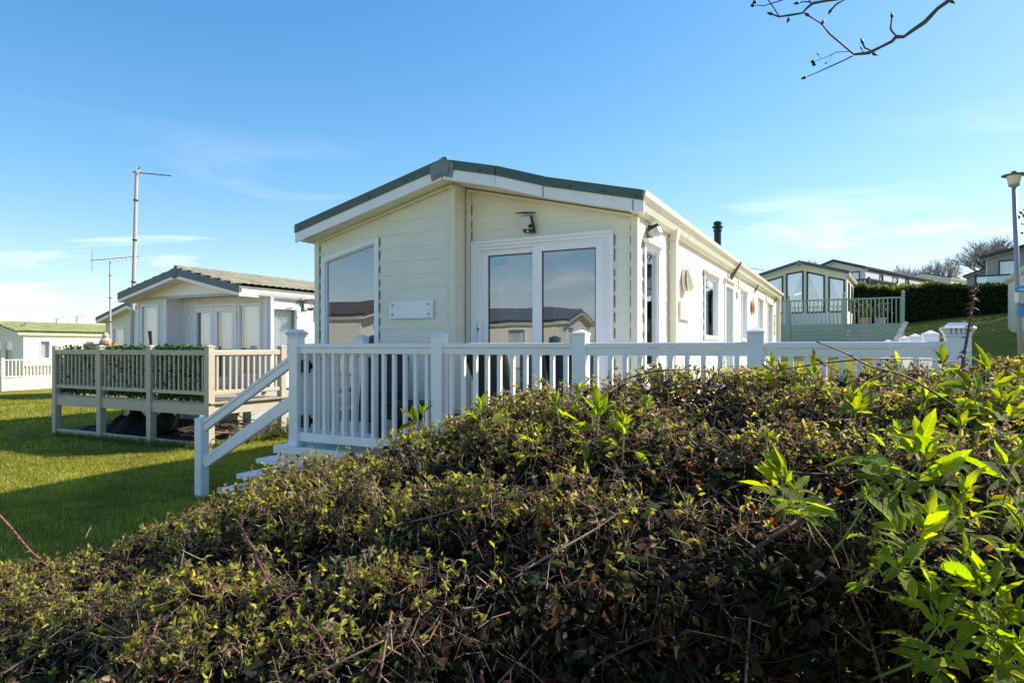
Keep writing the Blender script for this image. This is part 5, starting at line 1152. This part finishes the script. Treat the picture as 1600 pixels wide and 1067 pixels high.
# thorny canes one can follow by eye: pixel path, distance, radius
def cane(path, r0, r1, m, thorn=.010, nth=14, label=None, seed=0, fixed=False):
    rr = random.Random(seed); pts = [P(q[0], q[1], q[2] if fixed else dsurf(q[0], q[1], .022 + .012 * (k % 2), q[2])) for k, q in enumerate(path)]
    fine = []
    for i in range(len(pts) - 1):
        p0 = pts[max(i - 1, 0)]; p1 = pts[i]; p2 = pts[i + 1]; p3 = pts[min(i + 2, len(pts) - 1)]
        for k in range(5):
            t = k / 5; fine.append(.5 * ((2 * p1) + (p2 - p0) * t + (2 * p0 - 5 * p1 + 4 * p2 - p3) * t * t + (3 * p1 - p0 - 3 * p2 + p3) * t ** 3))
    fine.append(pts[-1]); mb = MB(); N_ = len(fine)
    mb.tube(fine, [.72 * (r0 + (r1 - r0) * k / (N_ - 1)) * (1 + .10 * math.sin(k * 2.3 + seed)) for k in range(N_)], 7)
    o = mb.obj('cane', m, hedge, smooth=True, label=label)
    th = MB()
    for k in range(nth):
        u = rr.uniform(.02, .98) * (N_ - 1); i = min(int(u), N_ - 2); p = fine[i].lerp(fine[i + 1], u - i); d = (fine[i + 1] - fine[i]).normalized()
        a = d.cross(Vector((rr.gauss(0, 1), rr.gauss(0, 1), rr.gauss(0, 1)))).normalized(); rad = .72 * (r0 + (r1 - r0) * u / (N_ - 1))
        l = thorn * rr.uniform(.7, 1.3)
        th.tube([p + a * rad * .5, p + a * (rad + l * .5) - d * l * .1, p + a * (rad + l) - d * l * .45], [rad * .55 + .0006, .0013, .0002], 4)
    if nth: th.obj('thorn', M['canebright'], o, kind='stuff')
    return o
C_, B_, W_ = M['cane'], M['canebright'], M['twig']
CANES = [
    ([(1502, 580, 1.5), (1508, 545, 1.5), (1516, 500, 1.5), (1521, 468, 1.5), (1528, 446, 1.5)], .0048, .0026, C_, .011, 52, 'upright dark cane thick with red thorns'),
    ([(1500, 640, 1.9), (1420, 590, 1.9), (1360, 572, 1.9), (1318, 550, 1.9), (1276, 534, 1.9)], .0045, .0025, C_, .008, 14, None),
    ([(950, 615, 2.3), (985, 590, 2.3), (1040, 578, 2.3), (1095, 579, 2.3), (1130, 587, 2.3)], .004, .003, C_, .006, 8, None),
    ([(1150, 590, 2.2), (1220, 578, 2.2), (1300, 566, 2.2), (1400, 560, 2.2), (1500, 566, 2.2)], .004, .003, C_, .006, 8, None),
    ([(1290, 572, 2.0), (1275, 560, 2.0), (1300, 575, 2.0), (1345, 600, 2.0)], .003, .002, C_, .006, 6, None),
    ([(-15, 790, 1.9), (20, 828, 1.9), (45, 858, 1.9), (75, 885, 1.9)], .0055, .004, B_, .010, 22, None),
    ([(-10, 934, 1.75), (60, 933, 1.75), (105, 940, 1.75), (140, 948, 1.75)], .0045, .003, B_, .008, 22, None),
    ([(138, 962, 1.6), (180, 983, 1.6), (205, 998, 1.6), (225, 1012, 1.6)], .004, .003, B_, .008, 12, None),
    ([(-10, 1060, 1.5), (40, 1030, 1.5), (75, 1012, 1.5), (150, 975, 1.55)], .0052, .003, W_, .007, 8, None),
    ([(-10, 1000, 1.55), (60, 983, 1.6), (140, 950, 1.65), (175, 938, 1.7)], .0045, .003, W_, .006, 8, None),
    ([(370, 812, 1.9), (392, 850, 1.9), (410, 890, 1.85), (440, 918, 1.8), (488, 950, 1.75)], .005, .0035, B_, .009, 24, None),
    ([(398, 860, 1.9), (380, 830, 1.95), (378, 805, 2.0)], .004, .003, B_, .008, 10, None),
    ([(400, 870, 1.7), (428, 922, 1.6), (460, 958, 1.5), (492, 982, 1.45), (520, 1030, 1.4)], .0048, .003, B_, .009, 18, None),
    ([(480, 1060, 1.35), (540, 1030, 1.4), (600, 1000, 1.45)], .004, .003, W_, .006, 6, None),
    ([(590, 1075, 1.3), (598, 1030, 1.35), (606, 985, 1.4), (612, 955, 1.45)], .0045, .003, W_, .006, 5, None),
    ([(820, 890, 1.5), (880, 855, 1.6), (940, 820, 1.7), (1000, 775, 1.8)], .0042, .0028, W_, .005, 16, None),
    ([(1100, 690, 1.9), (1160, 718, 1.85), (1220, 735, 1.8), (1310, 740, 1.75), (1400, 722, 1.7)], .0055, .004, M['bark'], .006, 6, None),
    ([(1330, 660, 1.8), (1380, 690, 1.75), (1440, 728, 1.7)], .0048, .003, M['bark'], .006, 4, None),
    ([(1170, 865, 1.35), (1220, 830, 1.4), (1290, 790, 1.45), (1400, 772, 1.5)], .008, .005, C_, .010, 16, None),
    ([(1060, 680, 2.0), (1140, 672, 2.0), (1230, 664, 2.0), (1330, 655, 2.0)], .005, .004, M['bark'], .006, 6, None),
    ([(1165, 1075, 1.15), (1168, 1020, 1.2), (1172, 960, 1.3)], .005, .004, W_, .006, 3, None),
    ([(1380, 1075, 1.1), (1360, 1000, 1.2), (1330, 930, 1.3), (1318, 880, 1.4)], .006, .004, C_, .008, 8, None),
    ([(640, 815, 2.0), (700, 800, 2.0), (760, 780, 2.0), (830, 770, 2.0)], .0035, .002, W_, .005, 6, None),
    ([(560, 730, 2.2), (575, 760, 2.15), (582, 790, 2.1)], .0032, .0025, B_, .006, 8, None),
    ([(110, 880, 1.95), (128, 850, 2.0), (142, 822, 2.05)], .0042, .002, W_, .006, 8, None),
    ([(280, 900, 1.75), (287, 860, 1.8), (292, 820, 1.85)], .003, .002, W_, .005, 4, None),
    ([(700, 690, 2.3), (735, 660, 2.35), (765, 640, 2.4), (790, 612, 2.4)], .003, .002, C_, .006, 8, None),
    ([(770, 1075, 1.25), (830, 1010, 1.3), (870, 960, 1.35)], .004, .003, W_, .006, 6, None),
    ([(905, 1075, 1.2), (930, 1040, 1.25), (1010, 1000, 1.3), (1090, 985, 1.3)], .004, .003, C_, .007, 10, None),
    ([(180, 1075, 1.35), (230, 1010, 1.45), (250, 960, 1.55)], .004, .003, B_, .007, 10, None),
]
for i, (pth, a, b, m_, th, nth, lab) in enumerate(CANES): cane(pth, a, b, m_, th, nth, lab, 100 + i, i in (0, 1, 5))

# larger bramble leaves nearest the viewer, each its own piece
def leaf_mesh(name, m, wd=.38, seg=6, serr=.10, fold=.22, droop=.25, curl=0.0, seed=0):
    rr = random.Random(seed); vs = []; fs = []
    for i in range(seg + 1):
        t = i / seg; hw = wd * .5 * (math.sin(math.pi * min(1, t ** .8)) ** .8 if 0 < t < 1 else 0.0)
        z = -droop * t * t + .03 * math.sin(t * 7 + seed)
        e = 1 + serr * (1 if i % 2 else -1) + rr.uniform(-.06, .06)
        vs += [(t, hw * e, z + fold * hw + curl * hw * math.sin(5 * t)), (t, 0, z), (t, -hw * e, z + fold * hw - curl * hw * math.sin(5 * t + 1))]
    for i in range(seg):
        a = i * 3; fs += [(a, a + 1, a + 4, a + 3), (a + 1, a + 2, a + 5, a + 4)]
    me = MB().add(vs, fs).mesh(name, m, True); return me
def frame(p, d, nrm, s):
    d = d.normalized(); y = nrm.cross(d)
    if y.length < 1e-3: y = Vector((0, 1, 0)).cross(d)
    y.normalize(); z = d.cross(y)
    return Matrix(((d.x * s, y.x * s, z.x * s, p.x), (d.y * s, y.y * s, z.y * s, p.y), (d.z * s, y.z * s, z.z * s, p.z), (0, 0, 0, 1)))
BLM = [leaf_mesh('bramble_leaf', M['bigleaf'], .62, 6, .12, .3, .2, .15, k) for k in range(5)]
rl = random.Random(5); cnt = 0
while cnt < 294:
    y = rl.uniform(1.0, 2.1) if rl.random() < .8 else rl.uniform(2.1, 2.7); x = rl.uniform(-.80, .80) * y
    if y < near_y(x) - .08: continue
    p = Vector((x, y, float(hedge_z(np.array(x), np.array(y))) + rl.uniform(-.02, .02)))
    a0 = rl.uniform(0, 6.28); s0 = rl.uniform(.022, .040)
    for k in (-1, 0, 1):
        a = a0 + k * 1.15; d = Vector((math.cos(a), math.sin(a), rl.uniform(-.1, .5))); nr = Vector((rl.gauss(.1, .35), rl.gauss(-.25, .35), 1))
        o = link('leaf', rl.choice(BLM), hedge); o.matrix_world = frame(p, d, nr, s0 * (1.15 if k == 0 else .9)); cnt += 1

# ------------------------------------------------------------------ elder shoots growing through the hedge
ELM = [leaf_mesh('elder_leaflet', M['elder'], w_, 7, .10, f_, dr, .06, 40 + k) for k, (w_, f_, dr) in enumerate(((.34, .45, .22), (.30, .7, .40), (.37, .30, .12), (.32, .55, -.15), (.26, .9, .3)))]
EL = [  # pixel of the shoot's heart, leaflet length in pixels, leaf pairs, label
    (1338, 650, 88, 3, 'elder shoot with big pointed leaves below the leaning thorny cane'),
    (1228, 770, 82, 5, 'bushy elder shoot in the middle of the right half of the hedge'),
    (1432, 740, 98, 5, 'large pale elder shoot with upright crumpled leaves right of the bushy one'),
    (1435, 850, 100, 5, 'elder shoot with drooping yellow green leaves low at the right'),
    (1572, 660, 84, 3, 'elder shoot with two raised bright leaves at the right edge'),
    (1540, 612, 80, 3, 'elder shoot standing highest beside the upright thorny cane'),
    (1585, 760, 90, 3, 'shaded dark green elder shoot at the right edge'),
    (1545, 950, 96, 5, 'elder shoot in the lower right corner with yellow tips'),
    (1470, 1000, 96, 4, 'dark elder leaves at the bottom edge near the right corner'),
    (1590, 1050, 96, 4, 'elder shoot cut off by the bottom right corner'),
    (1402, 588, 48, 3, 'small elder tuft in front of the right end of the white rail'),
    (1470, 588, 50, 3, 'elder tuft at the foot of the tall white corner post'),
    (1272, 588, 42, 3, 'elder tuft below the terracotta pot'),
    (1208, 584, 40, 3, 'elder tuft at the foot of the fourth railing post'),
    (935, 664, 58, 4, 'bright elder shoot below the third railing post'),
    (872, 648, 50, 3, 'elder shoot left of the third railing post'),
    (900, 622, 34, 3, 'small elder tuft right under the third railing post'),
    (752, 654, 50, 4, 'elder shoot just right of the second railing post'),
    (662, 668, 52, 3, 'elder shoot poking up before the balusters left of the second post'),
    (1352, 800, 46, 2, 'lone elder sprig between the bushy and the large pale shoots'),
    (1200, 700, 34, 2, 'tiny elder sprig above the bushy shoot'),
    (975, 680, 44, 3, 'elder sprig right of the bright shoot below the third post'),
    (1395, 700, 54, 3, 'elder sprig upper left of the large pale shoot'),
    (1380, 890, 60, 3, 'elder sprig below the heavy brown cane'),
    (1505, 800, 76, 4, 'elder leaves filling the gap right of the large pale shoot'),
    (1595, 860, 70, 3, 'dark elder leaves at the right edge below the shaded shoot'),
    (1505, 895, 60, 3, 'elder sprig above the lower right corner shoot'),
    (1595, 610, 60, 3, 'elder tuft at the right edge just under the lamp post'),
    (1440, 640, 52, 3, 'elder tuft right of the shoot below the leaning cane'),
    (1570, 1000, 90, 4, 'elder leaves in the bottom right corner beside the yellow tipped shoot'),
    (1010, 640, 34, 3, 'elder tuft beyond the bright shoot, under the long rail'),
    (840, 690, 36, 3, 'low elder tuft left of the bright shoot'),
    (1500, 690, 60, 2, 'elder leaves between the large pale shoot and the right edge'),
]
def elder(px, py, lpx, pairs, label, seed):
    rr = random.Random(seed); d = dsurf(px, py, .05, 2.3); d = d - (.02 if py < 700 else min(.16, .05 + (py - 700) * .0009)); ll = lpx / FPX * d * (.84 if lpx > 58 else .82); c = P(px, py, d)
    t = thing('elder_shoot', label, 'elder shoot', tuple(c), 0, 'elder shoots in the hedge')
    lean = Vector((rr.gauss(0, .2), rr.gauss(-.1, .15), 1)).normalized(); top = lean * ll * .35
    back = .04 + (.02 if py < 700 else min(.16, .05 + (py - 700) * .0009)) * 1.3
    MB().tube([-lean * .17 + Vector((rr.gauss(0, .02), back, -.03)), -lean * .08 + Vector((0, back * .35, 0)), top], [.0034, .0028, .0012], 6).obj('stem', M['elderstem'], t, smooth=True)
    ph = rr.uniform(0, 3.14)
    for k in range(pairs):
        f = k / max(1, pairs - 1); node = -lean * .05 * (1 - f) + top * f
        for sgn in (0, 1):
            az = ph + k * 1.4 + sgn * math.pi + rr.gauss(0, .3)
            el = .12 + 1.15 * f + rr.gauss(0, .2)
            rd = Vector((math.cos(az) * math.cos(el), math.sin(az) * math.cos(el), math.sin(el)))
            s0 = ll * (.92 - .22 * f) * rr.uniform(.62, 1.15); rl_ = s0 * (.62 - .3 * f)
            up = Vector((0, 0, 1)) + Vector((rr.gauss(.1, .3), rr.gauss(-.45, .3), 0)); sidev = rd.cross(up).normalized(); end = node + rd * rl_
            MB().tube([node, node + rd * rl_ * .5 + Vector((0, 0, .004)), end], [.0015, .0012, .0009], 5).obj('leaf_stalk', M['elderstem'], t)
            lst = [(end, rd + Vector((0, 0, -.12)), 1.0)]
            for sg in (-1, 1): lst.append((node + rd * rl_ * .8, rd * .75 + sidev * sg * (.9 - .4 * f) + Vector((0, 0, rr.gauss(0, .15))), .88))
            if lpx > 60 and k < 2:
                for sg in (-1, 1): lst.append((node + rd * rl_ * .35, rd * .35 + sidev * sg + Vector((0, 0, rr.gauss(-.05, .15))), .78))
            for p, dv, q in lst:
                o = link('leaflet', rr.choice(ELM), t); o.matrix_local = frame(p, dv, up + Vector((rr.gauss(0, .35), rr.gauss(0, .35), 0)), s0 * q * rr.uniform(.65, 1.12))
for i, e in enumerate(EL): elder(*e, 300 + i)

# ------------------------------------------------------------------ bare branch overhead, reaching in from a tree outside the frame
bt = thing('tree', 'bare budding tree branch reaching in at the top right corner', 'tree')
BD = 2.2; bp = lambda pts, dd=0: [P(x, y, BD + dd) for x, y in pts]
def limb(pts, r0, r1, nm, par=None, m='bark'):
    n_ = len(pts); mb = MB(); rr = [r0 + (r1 - r0) * k / (n_ - 1) for k in range(n_)]
    rr = [q * (1.0 + .14 * ((k * 7) % 3 - 1)) for k, q in enumerate(rr)]
    return mb.tube(pts, rr, 8).obj(nm, M[m], par or bt, smooth=True)
main = [(1334, 85.5), (1345, 84.5), (1357.6, 83), (1376, 74), (1394, 65), (1400, 58), (1412, 58), (1424.5, 49), (1445, 35), (1465, 14), (1486, -1), (1510, -30), (1548, -75), (1600, -130)]
mb_ = limb(bp(main), .0042, .0085, 'branch')
far = [P(1600, -130, BD), Vector((2.2, 2.5, 3.35)), Vector((3.2, 3.2, 3.2)), Vector((4.4, 4.2, 2.7))]
limb(far, .009, .035, 'branch')
limb([Vector((4.4, 4.2, -.1)), Vector((4.42, 4.22, 1.4)), Vector((4.4, 4.2, 2.7)), Vector((4.5, 4.3, 4.2))], .075, .04, 'trunk')
b2 = [(1175, 8.5), (1194, 9.6), (1224, 0), (1245, -12), (1300, -22)]
b3 = [(1204.6, 22.3), (1217, 26.6), (1235, 24), (1253.5, 21), (1262, 12), (1270.5, 5.5), (1290, 2), (1309, -1), (1360, -16), (1450, -60), (1548, -76)]
l3 = limb(bp(b3, .02), .0026, .006, 'branch')
def bud(px, py, par, dirv, s=.010, dd=0):
    p = P(px, py, BD + dd); d = Vector((dirv[0], 0, -dirv[1])).normalized()
    return MB().tube([p - d * s * .5, p - d * s * .1, p + d * s * .4, p + d * s], [s * .22, s * .38, s * .30, s * .03], 7).obj('bud', M['cane'], par, smooth=True)
tw = [([(1334, 85), (1315, 69), (1296, 53), (1284, 38), (1273, 31), (1264, 25.5)], .0034, .002, 'canebright', (-9, -6)),
      ([(1332, 88), (1316, 96), (1298, 104), (1276, 114), (1260, 120.5)], .0026, .0015, 'bark', (-10, 4)),
      ([(1326, 81), (1307, 82), (1297, 87), (1287.5, 91), (1277, 95), (1271, 96.5)], .0014, .0007, 'bark', (-4, 1)),
      ([(1401, 57), (1394, 50), (1391.6, 45.7), (1392.5, 36), (1393.7, 28)], .0032, .0028, 'bark', (0, -9)),
      ([(1362, 80), (1351, 75), (1348, 68)], .0032, .0028, 'bark', (-3, -8)), ([(1350, 83), (1346, 77)], .0014, .001, 'bark', (-2, -4)),
      ([(1217, 25.5), (1209, 12.7), (1200, 0), (1194, -12)], .0022, .0016, 'bark', (-3, -8)),
      ([(1284, 93), (1280, 88), (1279, 86)], .0007, .0005, 'bark', (-3, -2)), ([(1300, 86), (1296, 96), (1292, 98)], .0007, .0005, 'bark', (-3, 2)),
      ([(1270.5, 5), (1258, 3), (1247, 5)], .0024, .0016, 'bark', (-5, 1)), ([(1268, 6), (1261, -4), (1258, -10)], .0026, .002, 'bark', (-3, -8)),
      ([(1319, 0), (1306.6, 7.4), (1298.5, 16)], .003, .003, 'bark', (-4, 6)), ([(1322, -2), (1345, -14)], .003, .003, 'bark', (4, -4))]
for pts, r0, r1, m_, bd in tw:
    o = limb(bp(pts), r0, r1, 'twig', None, m_); bud(pts[-1][0] + bd[0] * .3, pts[-1][1] + bd[1] * .3, o, bd, .014 if r1 > .0012 else .007)
limb(bp(b2), .0012, .0026, 'twig')
for px, py, dv in ((1204, 22, (-6, -2)), (1232, 31, (-3, 7)), (1366, 85, (6, 2)), (1487, 3, (5, 3)), (1285, 36, (2, -4))): bud(px, py, mb_, dv, .014)
for px, py in ((1270, 97), (1272, 101), (1176, 9), (1179, 4)):
    MB().lathe(P(px, py, BD), [(.001, -.006), (.006, -.003), (.007, .001), (.004, .005), (.001, .006)], 9).obj('berry', M['black'], mb_, smooth=True)
